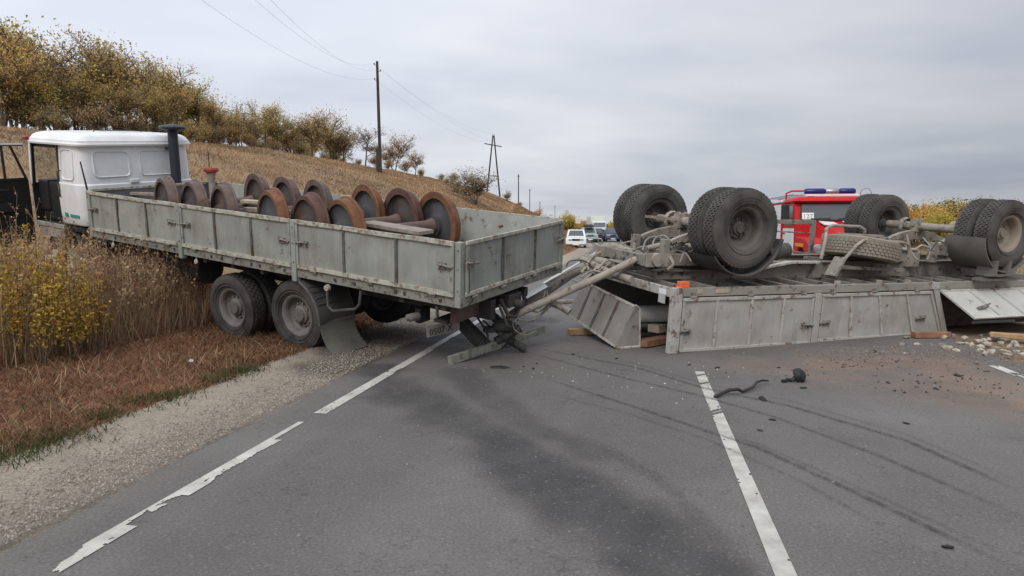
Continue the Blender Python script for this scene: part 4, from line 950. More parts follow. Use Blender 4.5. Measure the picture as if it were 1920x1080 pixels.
    for a0, a1, c0, c1, nm, m in ((0, 1, .94, 1.0, 'rail', M_taupe_rail), (0, 1, 0, .055, 'rail', M_taupe_rail), (.93, .975, .06, .935, 'frame_upright', M_gate), (.20, .235, .06, .935, 'rib', M_rib), (.47, .505, .06, .935, 'rib', M_rib), (.73, .765, .06, .935, 'rib', M_rib)):
        P_ = [gq(a0, c0), gq(a1, c0), gq(a1, c1), gq(a0, c1)]; b = MB(); b.add([p+n*.004 for p in P_]+[p+n*.028 for p in P_], [(3,2,1,0), (4,5,6,7), (0,1,5,4), (1,2,6,5), (2,3,7,6), (3,0,4,7)]); pf(nm, b, m, g, bevel=.004)
    E1, E2 = L_INV @ Vector((1.76, 9.47, .55)), L_INV @ Vector((1.775, 9.53, .015))
    b = MB(); b.add([TR, BR, E2, E1, TR.lerp(BR, .5)+n*.03], [(0, 4, 3), (4, 1, 2), (4, 2, 3)]); pf('folded_end', b, M_gate, g)
    b = MB(); b.tube([TR+n*.01, E1, E2], .014, 6); b.tube([BR, E2], .022, 6); pf('folded_rim', b, M_taupe_rail, g)
    # chassis beams (upside down I-beams)
    for y in (.78, 1.72):
        b = MB(); b.box((1.9, y-.01, 0.0), (LT-.1, y+.01, .235)); b.box((1.9, y-.07, .236), (LT-.1, y+.07, .25)); b.box((.2, y-.01, .0), (1.9, y+.01, .12)); b.box((.2, y-.07, .121), (1.9, y+.07, .135))
        pf('chassis_beam', b, M_under)
    b = MB(); b.bar((1.75, .66, .13), (2.55, .66, .25), .12, .03, (0, 0, 1)); b.bar((2.55, .66, .25), (3.1, .66, .25), .12, .03, (0, 0, 1)); pf('gusset', b, M_taupe_rail)
    for x in (2.2, 3.3, 4.6, 5.4, 7.2):
        b = MB(); b.box((x, .80, .03), (x+.09, 1.70, .16)); pf('chassis_crosspiece', b, M_under)
    for x in (3.05, 4.95):
        b = MB(); b.add([(x, .70, .0), (x+.28, .70, .0), (x+.20, .70, .24), (x+.08, .70, .24), (x, .76, .0), (x+.28, .76, .0), (x+.20, .76, .24), (x+.08, .76, .24)], [(0,1,2,3), (7,6,5,4), (0,4,5,1), (1,5,6,2), (2,6,7,3), (3,7,4,0)]); pf('gusset', b, M_under)
    # turntable and bogie frame under (now over) the front axle
    b = MB(); b.lathe([(.42, .14), (.52, .14), (.52, .20), (.42, .20), (.42, .14)], 30, (1.05, 1.25, 0), axis='z'); pf('turntable_ring', b, M_dark, smooth=40)
    for y in (.72, 1.78):
        b = MB(); b.box((-.05, y-.05, .205), (2.0, y+.05, .37)); pf('bogie_rail', b, M_under, bevel=.006)
    for x in (-.05, .55, 1.5, 1.93):
        b = MB(); b.box((x, .772, .215), (x+.10, 1.728, .36)); pf('bogie_crosspiece', b, M_under, bevel=.005)
    b = MB(); b.box((-.03, .62, .20), (.36, .668, .38)); b.lathe([(0, -.05), (.09, -.045), (.095, .04), (0, .05)], 14, (.12, .62, .30)); pf('coupling_plate', b, M_dust, smooth=40)
    # axles with springs
    for cx, y0, y1, rim in ((1.10, -.015, 2.02, RIM_L), (6.30, -.18, 2.05, RIM_LD)):
        zc = .79
        nw = y0+.15; fw = y1+.15
        for yc, fl in ((nw, True), (nw+.335, False), (fw, True), (fw+.335, False)):
            o = add_wheel(trailer, 'wheel', rim if yc < 1 else RIM_L, TYRE_L, Vector((cx, yc, zc))-L_OFF, fl, random.uniform(0, 6))
        b = MB(); b.tube([(cx, nw+.2, zc), (cx, fw-.1, zc)], .072, 12); b.lathe([(.13, -.05), (.15, 0), (.13, .05)], 14, (cx, y1-.30, zc)); b.box((cx-.10, y1-.62, zc-.10), (cx+.10, y1-.48, zc+.12))
        b.box((cx-.1, nw+.52, zc-.1), (cx+.1, nw+.64, zc+.12)); ax = pf('axle', b, M_dust, smooth=40)
        b = MB()
        for ys in (nw+.58, y1-.55):
            for s_ in (-1, 1):
                bu = MB(); bu.tube([(cx+s_*.06, ys-.05, zc-.22), (cx+s_*.06, ys-.05, zc+.11), (cx+s_*.06, ys-.03, zc+.13), (cx+s_*.06, ys+.03, zc+.13), (cx+s_*.06, ys+.05, zc+.11), (cx+s_*.06, ys+.05, zc-.22)], .013, 6); pf('u_bolt', bu, M_dust, ax, smooth=40)
        b = MB(); b.bar((cx-.05, y1-.55, zc+.02), (cx-.62, y1-.5, zc+.06), .05, .04); pf('brake_lever', b, M_dust, ax)
        b = MB(); b.tube([(cx+.10, nw+.7, zc+.05), (cx+.12, nw+.95, zc+.05)], .085, 12); pf('brake_chamber', b, M_dust, ax, smooth=40)
        for ys in (nw+.58, y1-.55):
            for k in range(6):
                hl = .80-.09*k; b = MB(); n_ = 8; zk = zc-.09-.028*k
                for i in range(n_):
                    xa, xb = -hl+2*hl*i/n_, -hl+2*hl*(i+1)/n_
                    za, zb2 = zk-.22*(xa/.80)**2*.9, zk-.22*(xb/.80)**2*.9
                    b.add([(cx+xa, ys-.04, za), (cx+xb, ys-.04, zb2), (cx+xb, ys+.04, zb2), (cx+xa, ys+.04, za), (cx+xa, ys-.04, za+.022), (cx+xb, ys-.04, zb2+.022), (cx+xb, ys+.04, zb2+.022), (cx+xa, ys+.04, za+.022)], [(3,2,1,0), (4,5,6,7), (0,1,5,4), (2,3,7,6)])
                pf('spring_leaf', b, M_dust)
            for s_ in (-1, 1):
                b = MB(); b.box((cx+s_*.80-.05, ys-.06, .25 if cx > 3 else .37), (cx+s_*.80+.05, ys+.06, .58)); pf('spring_hanger', b, M_under, bevel=.006)
    # mudguards, hanging below the wheels now
    def guard(cx, y0, y1, a0, a1, mat, r=.625):
        b = MB(); b.lathe([(r, y0+.03), (r+.012, y0), (r+.03, y0), (r+.03, y1), (r+.012, y1), (r, y1-.03)], 18, (cx, 0, .79), a0=R(a0), a1=R(a1)); return pf('mudguard', b, mat, smooth=30)
    guard(1.10, -.03, .62, 215, 348, M_mud, .615); g2 = guard(6.30, -.17, .50, 186, 322, M_mudgrey, .60)
    for x in (5.98, 6.30):
        b = MB(); b.box((x, -.20, .10), (x+.07, .1, .36)); pf('guard_stay', b, M_mudgrey, g2)
    b = MB(); b.box((5.75, -.18, .03), (6.6, .0, .07)); b.box((5.8, -.22, .115), (6.55, -.15, .14)); pf('guard_bracket', b, M_mudgrey, g2)
    # dark box section and rectangular hanging frame left of the spare wheel
    b = MB(); b.bar((3.45, 1.95, .79), (4.22, 1.95, .79), .05, .07); b.bar((4.26, 1.95, .83), (4.27, 1.95, .06), .09, .05, (0, 1, 0)); b.bar((3.45, 1.95, .62), (4.22, 1.95, .60), .03, .02); b.bar((3.45, 1.95, .30), (4.22, 1.95, .24), .05, .03); b.bar((3.40, 1.95, .83), (3.40, 1.95, .06), .07, .05, (0, 1, 0)); pf('hanging_frame', b, M_under, bevel=.004)
    b = MB(); b.bar((4.45, 1.85, .60), (4.45, 1.85, .06), .08, .04, (0, 1, 0)); pf('hanging_frame', b, M_taupe_rail)
    b = MB(); b.box((5.05, .62, .15), (5.33, .86, .42)); b.box((4.98, .6, .42), (5.26, .84, .47)); pf('air_brake_box', b, M_dust, bevel=.04)
    b = MB(); b.tube([(1.62, .15, .42), (1.98, .15, .50)], .10, 14); pf('air_tank', b, M_mud, smooth=40)
    # spare wheel carrier
    for pts in (((3.13, .62, .30), (3.22, .66, .60), (3.42, .85, .76), (3.70, 1.0, .80), (4.30, 1.0, .79), (4.42, 1.0, .74), (4.45, 1.0, .60)),
                ((3.02, .30, .10), (3.25, .30, .32), (3.48, .30, .55), (3.62, .30, .63), (4.46, .30, .60), (4.60, .30, .56), (4.63, .30, .40))):
        b = MB(); b.tube(pts, .026, 10); pf('spare_carrier', b, M_dust, smooth=50)
    b = MB(); b.bar((3.02, .31, .08), (3.22, .33, .36), .05, .20, (0, 1, 0)); pf('carrier_bracket', b, M_under, bevel=.008)
    b = MB(); b.bar((3.20, .5, .20), (4.8, .5, .13), .08, .05); b.bar((3.3, 1.1, .26), (4.8, 1.1, .2), .08, .05); pf('carrier_bar', b, M_under)
    b = MB(); b.bar((3.55, .70, .69), (4.35, .60, .67), .10, .03); pf('carrier_clamp', b, M_dust)
    sp = link('spare_wheel', RIM_S, trailer)
    sp.matrix_local = Matrix.Translation(Vector((4.03, .70, .45))-L_OFF) @ Matrix.Rotation(R(9), 4, 'Y') @ Matrix.Rotation(R(87), 4, 'X') @ Matrix.Diagonal((1.1, 1.12, 1.1, 1))
    link('tyre', TYRE_S, sp)
    # drawbar: two long tubes bent towards the truck hitch
    hit = L_INV @ at(945, 612, 9.0)
    b = MB(); b.tube([lw(1192, 486, 9.75), lw(1130, 517, 9.6), lw(1060, 548, 9.45), lw(1000, 575, 9.25), lw(962, 592, 9.1), hit], [.048, .05, .052, .052, .05, .045], 12); db = pf('drawbar', b, M_dust, smooth=40)
    b = MB(); b.tube([lw(1172, 462, 11.0), lw(1120, 487, 10.8), lw(1068, 515, 10.4), lw(1010, 556, 9.9), lw(960, 590, 9.4), hit], [.065, .07, .075, .07, .06, .05], 12); pf('drawbar_tube', b, M_under, db, smooth=40)
    b = MB(); b.tube([lw(1092, 487, 10.7), lw(1150, 515, 9.9), lw(1185, 525, 9.6)], .055, 10); b.tube([lw(1100, 484, 10.7), lw(1135, 492, 10.4), lw(1158, 500, 10.2)], .062, 10); b.tube([lw(1028, 565, 9.5), lw(1052, 575, 9.5), lw(1068, 585, 9.45)], .05, 10); pf('drawbar_crosstube', b, M_dust, db, smooth=40)
    b = MB(); b.tube([lw(1135, 462, 10.9), lw(1150, 462, 10.7), lw(1200, 478, 10.2)], .06, 10); b.box(*[tuple(lw(1135, 470, 10.7)+Vector(s_)) for s_ in ((-.12, -.1, -.08), (.12, .1, .08))]); pf('drawbar_joint', b, M_dust, db, smooth=40)
    b = MB(); b.quad(lw(935, 567, 8.95), lw(950, 577, 9.0), lw(985, 562, 9.25), lw(975, 552, 9.2), .012); b.quad(lw(975, 551, 9.2), lw(988, 560, 9.25), lw(1026, 538, 9.6), lw(1018, 530, 9.6), .012); pf('torn_sheet', b, M_white, db)
    b = MB(); b.lathe([(0, -.16), (.05, -.15), (.085, -.06), (.07, .0), (.09, .06), (.05, .15), (0, .17)], 10, tuple(hit), axis='x'); b.lathe([(.05, -.03), (.085, -.03), (.085, .03), (.05, .03), (.05, -.03)], 14, tuple(hit+Vector((-.2, 0, -.03))), axis='z'); b.tube([lw(930, 640, 9.0), lw(975, 615, 9.1)], .06, 10); b.tube([lw(945, 632, 9.1), lw(985, 655, 9.15)], .055, 10); pf('tow_eye', b, M_dark, db, smooth=40)
    # tangle of hoses and rods round the coupling
    rr = random.Random(11)
    def hose(px, r, m, par): 
        pts = [lw(*p) for p in px]; out = []
        for i in range(len(pts)-1):
            p0, p1, p2, p3 = pts[max(i-1, 0)], pts[i], pts[i+1], pts[min(i+2, len(pts)-1)]
            for k in range(6):
                t = k/6; out.append(.5*((2*p1)+(p2-p0)*t+(2*p0-5*p1+4*p2-p3)*t*t+(3*p1-p0-3*p2+p3)*t**3))
        out.append(pts[-1]); b = MB(); b.tube(out, r, 6); pf('hose', b, m, par, smooth=50)
    H = [([(1022, 545, 9.5), (1015, 575, 9.3), (1000, 600, 9.2), (975, 618, 9.1), (955, 608, 9.1)], .007, M_palehose), ([(1026, 545, 9.5), (1028, 580, 9.3), (1024, 612, 9.25), (1020, 630, 9.3)], .006, M_palehose),
         ([(960, 600, 9.0), (965, 618, 8.9), (985, 628, 8.9), (1005, 620, 9.0)], .006, M_palehose), ([(1062, 500, 10.), (1068, 490, 10.), (1090, 488, 10.), (1108, 498, 10.), (1100, 512, 10.)], .008, M_rubberhose),
         ([(1205, 470, 10.0), (1212, 450, 10.2), (1230, 444, 10.3), (1250, 452, 10.2), (1262, 468, 10.0)], .014, M_palehose), ([(1222, 468, 10.0), (1228, 448, 10.2), (1245, 442, 10.2), (1262, 456, 10.0), (1280, 470, 10.)], .014, M_palehose),
         ([(1195, 470, 10.1), (1220, 482, 10.0), (1250, 470, 10.0), (1275, 478, 9.9), (1300, 470, 10.)], .016, M_dust), ([(1160, 465, 10.5), (1185, 468, 10.3), (1210, 462, 10.2), (1235, 470, 10.1)], .012, M_dust),
         ([(1090, 520, 9.9), (1110, 508, 10.), (1140, 512, 9.9), (1160, 500, 10.)], .014, M_dust), ([(1075, 525, 9.8), (1092, 532, 9.7), (1110, 520, 9.8), (1125, 524, 9.7)], .012, M_palehose), ([(1080, 540, 9.6), (1095, 530, 9.7), (1115, 528, 9.7)], .016, M_dust), ([(1090, 512, 10.), (1100, 500, 10.1), (1106, 515, 10.), (1096, 525, 9.9)], .022, M_dust),
         ([(1120, 505, 10.1), (1140, 488, 10.2), (1165, 492, 10.1), (1185, 480, 10.1)], .02, M_dust), ([(1130, 520, 9.8), (1150, 506, 9.9), (1175, 496, 9.9)], .018, M_under), ([(1255, 480, 9.7), (1262, 495, 9.6), (1252, 505, 9.6)], .022, M_dust), ([(1190, 470, 10.2), (1190, 455, 10.3), (1187, 470, 10.2)], .014, M_palehose)]
    H += [([(905, 600, 9.0), (930, 622, 8.95), (950, 640, 8.95), (940, 655, 9.0)], .012, M_rubberhose), ([(920, 590, 9.0), (945, 600, 9.0), (965, 625, 9.0), (955, 650, 9.05), (930, 645, 9.0)], .010, M_rubberhose), ([(895, 595, 8.95), (915, 630, 8.9), (905, 650, 8.9)], .014, M_dark),
          ([(950, 590, 9.1), (985, 580, 9.2), (1010, 585, 9.3), (1030, 570, 9.4)], .014, M_under), ([(970, 600, 9.1), (1000, 600, 9.2), (1020, 585, 9.4), (1045, 560, 9.6)], .016, M_under), ([(985, 560, 9.5), (1020, 535, 9.8), (1060, 512, 10.1), (1085, 500, 10.3)], .02, M_dust), ([(1040, 560, 9.6), (1070, 545, 9.7), (1100, 522, 9.9), (1120, 500, 10.2)], .018, M_dust),
          ([(1100, 498, 10.3), (1112, 480, 10.5), (1135, 472, 10.6), (1150, 485, 10.4), (1170, 478, 10.3)], .022, M_dust), ([(1085, 505, 10.2), (1110, 512, 10.0), (1135, 500, 10.1), (1155, 488, 10.2), (1180, 500, 9.9)], .013, M_palehose), ([(1125, 515, 9.9), (1150, 520, 9.75), (1170, 505, 9.8), (1188, 498, 9.8)], .018, M_under),
          ([(1200, 480, 10.0), (1225, 470, 10.), (1245, 482, 9.9), (1270, 470, 9.9), (1300, 480, 9.8), (1320, 468, 9.8)], .010, M_palehose), ([(1215, 462, 10.2), (1240, 468, 10.1), (1262, 455, 10.1), (1290, 462, 10.0)], .018, M_dust), ([(1230, 490, 9.75), (1240, 470, 9.8), (1252, 488, 9.7)], .012, M_palehose), ([(1275, 492, 9.65), (1284, 474, 9.7), (1296, 490, 9.6)], .012, M_palehose), ([(1150, 470, 10.6), (1172, 455, 10.7), (1198, 452, 10.6)], .016, M_dust),
          ([(1745, 470, 10.9), (1760, 452, 11.0), (1775, 462, 10.9), (1772, 480, 10.8)], .012, M_rubberhose), ([(1690, 455, 11.3), (1712, 468, 11.2), (1730, 460, 11.2), (1752, 470, 11.1)], .016, M_dust), ([(1700, 440, 11.4), (1708, 470, 11.2), (1720, 488, 11.0)], .014, M_palehose), ([(1730, 445, 11.3), (1745, 465, 11.1), (1738, 488, 10.9)], .012, M_palehose)]
    for px, r, m in H: hose(px, r, m, db if px[0][0] < 1600 else None)
    b = MB(); b.tube([lpx(1215, 465, 1, 1.0), lpx(1290, 448, 1, .7), lpx(1325, 432, 1, .6)], .04, 10); b.tube([lpx(1255, 478, 1, .8), lpx(1285, 452, 1, .8)], .03, 8); pf('steering_rod', b, M_dust, smooth=40)
build_trailer()

# ------------------------------------------------------------------ vegetation
def tree_meshes(seed, H, crown_w, nleaf, leaf, pal, stems=1, lean=.1, first=.28, bare=.0, upright=.5, tw=1.0, depth=4, kids=(3, 4)):
    """returns (branch mesh, leaf mesh); tapered trunk and limbs, leaves in clumps on the twigs"""
    rg = random.Random(seed); rn = np.random.RandomState(seed); segs = []; tips = []
    def grow(p, d, ln, r, dep):
        n = 4 if dep == 0 else 3; q = p.copy(); dd = d.copy()
        for i in range(n):
            jit = .10 if dep == 0 else .24
            dd = (dd + Vector((rg.gauss(0, jit), rg.gauss(0, jit), rg.gauss(.05, jit)))).normalized()
            q2 = q + dd*(ln/n); r2 = r*(1-.13 if dep == 0 else 1-.2)
            segs.append((q.copy(), q2.copy(), r, r2)); 
            if dep >= 2 or (dep == 1 and i > 0): tips.append((q2.copy(), dep))
            if dep < depth and (i >= 1 or dep > 0):
                for _ in range(rg.randint(*kids) if dep < 2 else rg.randint(1, 3)):
                    if rg.random() < .35 and dep == 0 and i < 2: continue
                    a = rg.uniform(0, 2*math.pi); side = Vector((math.cos(a), math.sin(a), 0))
                    nd = (dd*upright + side*rg.uniform(.5, 1.0)*crown_w + Vector((0, 0, rg.uniform(.0, .5)))).normalized()
                    grow(q2, nd, ln*rg.uniform(.42, .70), r2*rg.uniform(.42, .62), dep+1)
            q, r = q2, r2
    for k in range(stems):
        a = rg.uniform(0, 6.28); l_ = lean if stems == 1 else .35
        grow(Vector((rg.uniform(-.15, .15)*(stems > 1), rg.uniform(-.15, .15)*(stems > 1), -.15)), Vector((math.cos(a)*l_, math.sin(a)*l_, 1)).normalized(), H*rg.uniform(.62, .8)*(1 if k == 0 else .8), H*.021*tw/(1+.35*(stems-1)), 0)
    top = max(s_[1].z for s_ in segs); sc = H/top
    if len(segs) > 2600: segs = sorted(segs, key=lambda s_: -s_[2])[:2600]
    P0 = np.array([tuple(s_[0]) for s_ in segs])*sc; P1 = np.array([tuple(s_[1]) for s_ in segs])*sc
    r0 = np.maximum(np.array([s_[2] for s_ in segs]), .014*H/6); r1 = np.maximum(np.array([s_[3] for s_ in segs]), .012*H/6)
    D = P1-P0; D /= np.linalg.norm(D, axis=1)[:, None]+1e-9
    A = np.cross(D, np.array([.3, .9, .2])); A /= np.linalg.norm(A, axis=1)[:, None]+1e-9; B = np.cross(D, A)
    ns = 5; V = []
    for P, r in ((P0, r0), (P1, r1)):
        for j in range(ns):
            t = 2*math.pi*j/ns; V.append(P+(A*math.cos(t)+B*math.sin(t))*r[:, None])
    V = np.stack(V, 1); m = len(segs); base = np.arange(m)[:, None]*2*ns
    Fq = np.concatenate([np.stack([base[:, 0]+j, base[:, 0]+(j+1) % ns, base[:, 0]+ns+(j+1) % ns, base[:, 0]+ns+j], 1) for j in range(ns)])
    bm_ = npmesh('branches', V.reshape(-1, 3), Fq, M_bark, None, True)
    T = np.array([tuple(t[0]) for t in tips])*sc; keep = T[:, 2] > H*first
    T = T[keep]
    if bare: T = T[rn.rand(len(T)) > bare]
    idx = rn.randint(0, len(T), nleaf); clump = rn.rand(len(T))
    idx = idx[rn.rand(nleaf) < .35+.65*clump[idx]]
    n = len(idx); c = T[idx]+rn.normal(0, 1, (n, 3))*np.array([.030, .030, .026])*H
    c[:, 2] = np.maximum(c[:, 2], .05)
    return bm_, leaf_mesh(c, leaf, pal, rn, clump[idx])
def leaf_mesh(c, leaf, pal, rn, cl=None):
    n = len(c); a = rn.normal(0, 1, (n, 3)); a /= np.linalg.norm(a, axis=1)[:, None]; b = np.cross(a, rn.normal(0, 1, (n, 3))); b /= np.linalg.norm(b, axis=1)[:, None]+1e-9
    s_ = leaf*(.55+.9*rn.rand(n))[:, None]
    V = np.stack([c-a*s_*.62, c+b*s_*.36, c+a*s_*.62, c-b*s_*.36], 1).reshape(-1, 3)
    pal = np.array(pal); k = rn.randint(0, len(pal), n)
    if cl is not None: k = np.where(rn.rand(n) < .6, (cl*len(pal)*.999).astype(int), k)
    col = pal[k]*(.65+.7*rn.rand(n))[:, None]
    return npmesh('leaves', V, np.arange(n*4).reshape(-1, 4), M_leaf, np.repeat(col, 4, 0))
OLIVE, GOLD, BROWN, RUSTL, GREEN, ORANGE, YEL, DUST = (.42, .33, .11), (.66, .47, .13), (.50, .36, .17), (.56, .34, .12), (.15, .155, .065), (.56, .26, .06), (.52, .42, .08), (.36, .29, .18)
PAL_MIX = [OLIVE, GOLD, BROWN, RUSTL, BROWN]
def make_tree(meshes, name, label, cat, x, y, sc, rz, group, dz=0.0):
    t = thing(name, label, cat, (x, y, hz(x, y)+dz), rz, group); t.scale = (sc, sc, sc)
    link('trunk', meshes[0], t); link('crown', meshes[1], t); return t
V_dense = [tree_meshes(s_, 6, 1.15, n_, .105, p, stems=st, first=f_, bare=.18, upright=.62) for s_, p, st, f_, n_ in ((1, [GOLD, BROWN, OLIVE, GOLD, BROWN], 1, .30, 5200), (2, [OLIVE, GOLD, BROWN, OLIVE], 2, .25, 5000), (3, [BROWN, RUSTL, GOLD, BROWN], 1, .28, 4200), (4, [OLIVE, GOLD, GREEN, OLIVE], 1, .25, 5600), (5, [YEL, GOLD, GOLD, OLIVE], 2, .25, 4800), (6, [GOLD, RUSTL, ORANGE, BROWN], 1, .3, 5500), (7, [DUST, OLIVE, BROWN], 1, .3, 5500))]
V_sparse = [tree_meshes(s_, 6, 1.1, 3200, .115, p, stems=st, first=.2, bare=.35) for s_, p, st in ((11, [GOLD, RUSTL, BROWN], 1), (12, [BROWN, DUST, RUSTL], 2), (13, [GOLD, ORANGE, BROWN], 2))]
V_bare = [tree_meshes(s_, 6, 1.0, 700, .13, [BROWN, DUST], stems=st, first=.2, bare=.6, tw=.9) for s_, st in ((21, 1), (22, 2))]
V_thicket = [tree_meshes(s_, 3, 1.1, 2200, .085, p, stems=5, first=.05, bare=.1, depth=3) for s_, p in ((31, [BROWN, DUST, OLIVE, BROWN]), (32, [BROWN, GOLD, OLIVE]), (33, [DUST, BROWN, RUSTL]))]
V_shrub = [tree_meshes(s_, 4.5, 1.2, 9000, .15, p, stems=4, first=.03, depth=3, upright=.6) for s_, p in ((41, [ORANGE, RUSTL, ORANGE, GOLD]), (42, [YEL, GOLD, OLIVE, YEL]), (43, [GREEN, OLIVE, GREEN, BROWN]), (44, [ORANGE, GOLD, YEL]))]
V_greytree = tree_meshes(51, 6, 1.25, 3800, .13, [DUST, OLIVE, DUST, (.17, .15, .10)], stems=3, first=.12)

def hill_point(u, s):
    """point on the hillside at lateral distance s from the road, seen in column u"""
    kx = (u-960)/F_PX; y = s/(kx*NX+NY); return kx*y, y
rt = random.Random(23)
sky_u = [-60, 0, 25, 60, 110, 160, 200, 240, 300, 350, 400, 440, 480, 540, 600, 650, 690, 740, 780, 830]
sky_v = [0, 12, 22, 45, 60, 90, 78, 62, 110, 122, 168, 178, 186, 200, 205, 215, 232, 240, 285, 318]
def top_v(u): return float(np.interp(u, sky_u, sky_v))
spec = []   # u, s, kind, index
def hill_tree(u, s, vt, meshes, label, H0, group='trees along the hill crest', cat='tree', name='autumn_tree', k=1.0):
    x, y = hill_point(u, s); zb = hz(x, y); depth = y
    topz = CAM_H + (HZ-vt)*depth/F_PX; h = max(1.2, (topz-zb)*k)
    return make_tree(meshes, name, label, cat, x, y, h/H0, rt.uniform(0, 6.28), group, -.05)
labels_d = ['leafy gold and brown tree', 'olive and gold bushy tree', 'russet brown tree', 'dull green and gold tree']
singles = [(12, -41, 0, 'd', 3, 'tall green-tinged tree at the left edge of the hill crest'), (58, -38, 52, 'd', 0, 'gold-brown tree left of the cab roof on the hill'), (18, -36, 95, 'd', 2, 'low russet tree with a dark forked trunk at the far left'),
           (100, -43, 62, 's', 1, 'thin half-bare tree poking above the left end of the wood'), (118, -38, 105, 'd', 1, 'olive tree above the cab door on the hill'), (160, -40, 92, 'b', 0, 'bare grey tree among leafy ones above the cab'),
           (182, -37, 120, 'd', 2, 'russet tree behind the cab roof centre'), (232, -37, 58, 's', 0, 'tall open-branched tree standing above the cab'), (262, -42, 108, 'd', 0, 'gold tree right of the tall open-branched tree'),
           (215, -44, 96, 'd', 3, 'dull green tree behind the tall open-branched tree'), (300, -38, 128, 'd', 1, 'olive-gold tree above the intake stack'), (318, -44, 112, 'b', 1, 'bare twiggy tree above the intake stack'), (345, -39, 118, 'd', 0, 'rounded gold tree on the skyline right of the stack'),
           (378, -40, 150, 'd', 3, 'green-gold tree stepping down the skyline'), (408, -37, 172, 'd', 2, 'brown tree above the empty slope'), (440, -41, 178, 's', 1, 'thin brown tree on the mid crest'), (462, -37, 190, 'd', 1, 'olive tree on the mid crest'),
           (500, -38, 186, 'd', 0, 'gold tree on the mid crest'), (530, -36, 215, 'd', 3, 'dull green tree low on the mid crest'), (556, -36, 205, 's', 2, 'orange-gold open tree near the crest end'), (590, -35, 200, 's', 0, 'open tree with a sweeping low limb near the crest end'),
           (622, -36, 206, 's', 2, 'golden open tree left of the tall pole'), (645, -35, 222, 's', 1, 'slim brown tree left of the tall pole'), (688, -34, 232, 'b', 0, 'bare grey tree just left of the tall pole'), (742, -33, 240, 's', 2, 'slender golden tree just right of the tall pole'),
           (780, -32, 282, 's', 0, 'small orange-tipped tree right of the slender golden one')]
for u, s, vt, kd, i, lab in singles:
    ms = {'d': V_dense, 's': V_sparse, 'b': V_bare}[kd][i]; hill_tree(u, s, vt, ms, lab, 6)
# filling trees behind the front row, alike and close together
for u in range(-20, 640, 36):
    uu = u+rt.uniform(-12, 12); hill_tree(uu, -47-rt.uniform(0, 8), top_v(uu)+rt.uniform(6, 40), rt.choice(V_dense[:2]+V_dense[3:]), 'autumn tree in the second row of the hill wood', 6, 'second row trees of the hill wood')
for u in range(20, 560, 75):
    uu = u+rt.uniform(-14, 14); hill_tree(uu, -35-rt.uniform(0, 3), top_v(uu)+rt.uniform(30, 70), rt.choice(V_dense), 'leafy autumn tree at the wood edge', 6, 'trees of the wood edge')
for u in list(range(-10, 700, 22))+[715, 735, 760, 800, 822, 845]:
    uu = u+rt.uniform(-8, 8); x, y = hill_point(uu, -34.5-rt.uniform(-1, 6) if u < 700 else -31)
    make_tree(rt.choice(V_thicket), 'thicket_bush', 'brown twiggy bush at the foot of the hill wood', 'bush', x, y, rt.uniform(.55, 1.1), rt.uniform(0, 6), 'bushes at the foot of the hill wood', -.1)
x, y = hill_point(892, -16.5); gt_ = make_tree(V_greytree, 'grey_tree', 'grey-green spreading tree in front of the crossed pole', 'tree', x, y, (CAM_H+(HZ-296)*y/F_PX-hz(x, y))/6, 1.0, None, -.15); gt_.scale = (gt_.scale[0]*1.3, gt_.scale[0]*1.3, gt_.scale[0])
for u, vt, ms, lab in ((838, 328, V_thicket[1], 'low golden bush left of the grey spreading tree'), (862, 345, V_thicket[0], 'brown bush tucked against the grey spreading tree'), (952, 352, V_thicket[0], 'brown bush right of the grey spreading tree'), (975, 378, V_thicket[2], 'low rusty bush beside the thin far pole'), (1002, 388, V_shrub[0], 'orange bush at the low end of the hill'), (1030, 392, V_thicket[1], 'gold bush beyond the truck tailboard corner')):
    hill_tree(u, -23 if u < 940 else -19, vt, ms, lab, 3 if ms in V_thicket else 4.5, None, 'bush', 'bush')
for u, y, h, i, lab in ((1052, 135, 4.4, 3, 'olive-yellow roadside shrub left of the parked cars'), (1068, 120, 4.6, 1, 'yellow shrub behind the white parked car'), (1086, 130, 4.0, 0, 'orange-brown shrub behind the road sign'), (1098, 165, 3.6, 1, 'pale yellow shrub beyond the parked cars'), (1150, 190, 4.4, 1, 'pale gold shrub right of the white lorry'), (1162, 205, 5, 3, 'gold shrub seen between the lorry and the upturned wheels'), (1295, 190, 6, 1, 'pale gold shrub between the two upturned wheel pairs')):
    x = (u-960)/F_PX*y; make_tree(V_shrub[i], 'roadside_shrub', lab, 'shrub', x, y, h/4.5, rt.uniform(0, 6), None, -.1)
# right hand tree belt
belt = [(1628, 78, 366, 0), (1655, 84, 372, 2), (1668, 74, 376, 0), (1690, 80, 374, 0), (1712, 74, 382, 0), (1722, 86, 373, 2), (1738, 78, 372, 0), (1752, 68, 386, 1), (1772, 66, 388, 1), (1768, 84, 371, 2), (1790, 88, 366, 2), (1806, 80, 363, 2), (1822, 86, 362, 2), (1828, 76, 372, 0), (1850, 80, 370, 0), (1872, 90, 374, 2), (1880, 78, 374, 0), (1900, 84, 384, 0), (1918, 90, 382, 2), (1940, 80, 384, 0), (1964, 84, 380, 2), (1895, 70, 396, 3), (1920, 72, 396, 0), (1600, 86, 370, 0), (1575, 90, 374, 2)]
nm = {0: 'orange autumn shrub', 1: 'bright yellow-green shrub', 2: 'dark green tree', 3: 'golden orange shrub'}
for u, y, vt, i in belt:
    x = (u-960)/F_PX*y; zb = hz(x, y); h = CAM_H+(HZ-vt)*y/F_PX-zb
    make_tree(V_shrub[i], 'shrub', nm[i]+' in the tree belt beyond the overturned trailer', 'shrub', x, y, h/4.5, rt.uniform(0, 6), nm[i]+'s of the right tree belt', -.1)
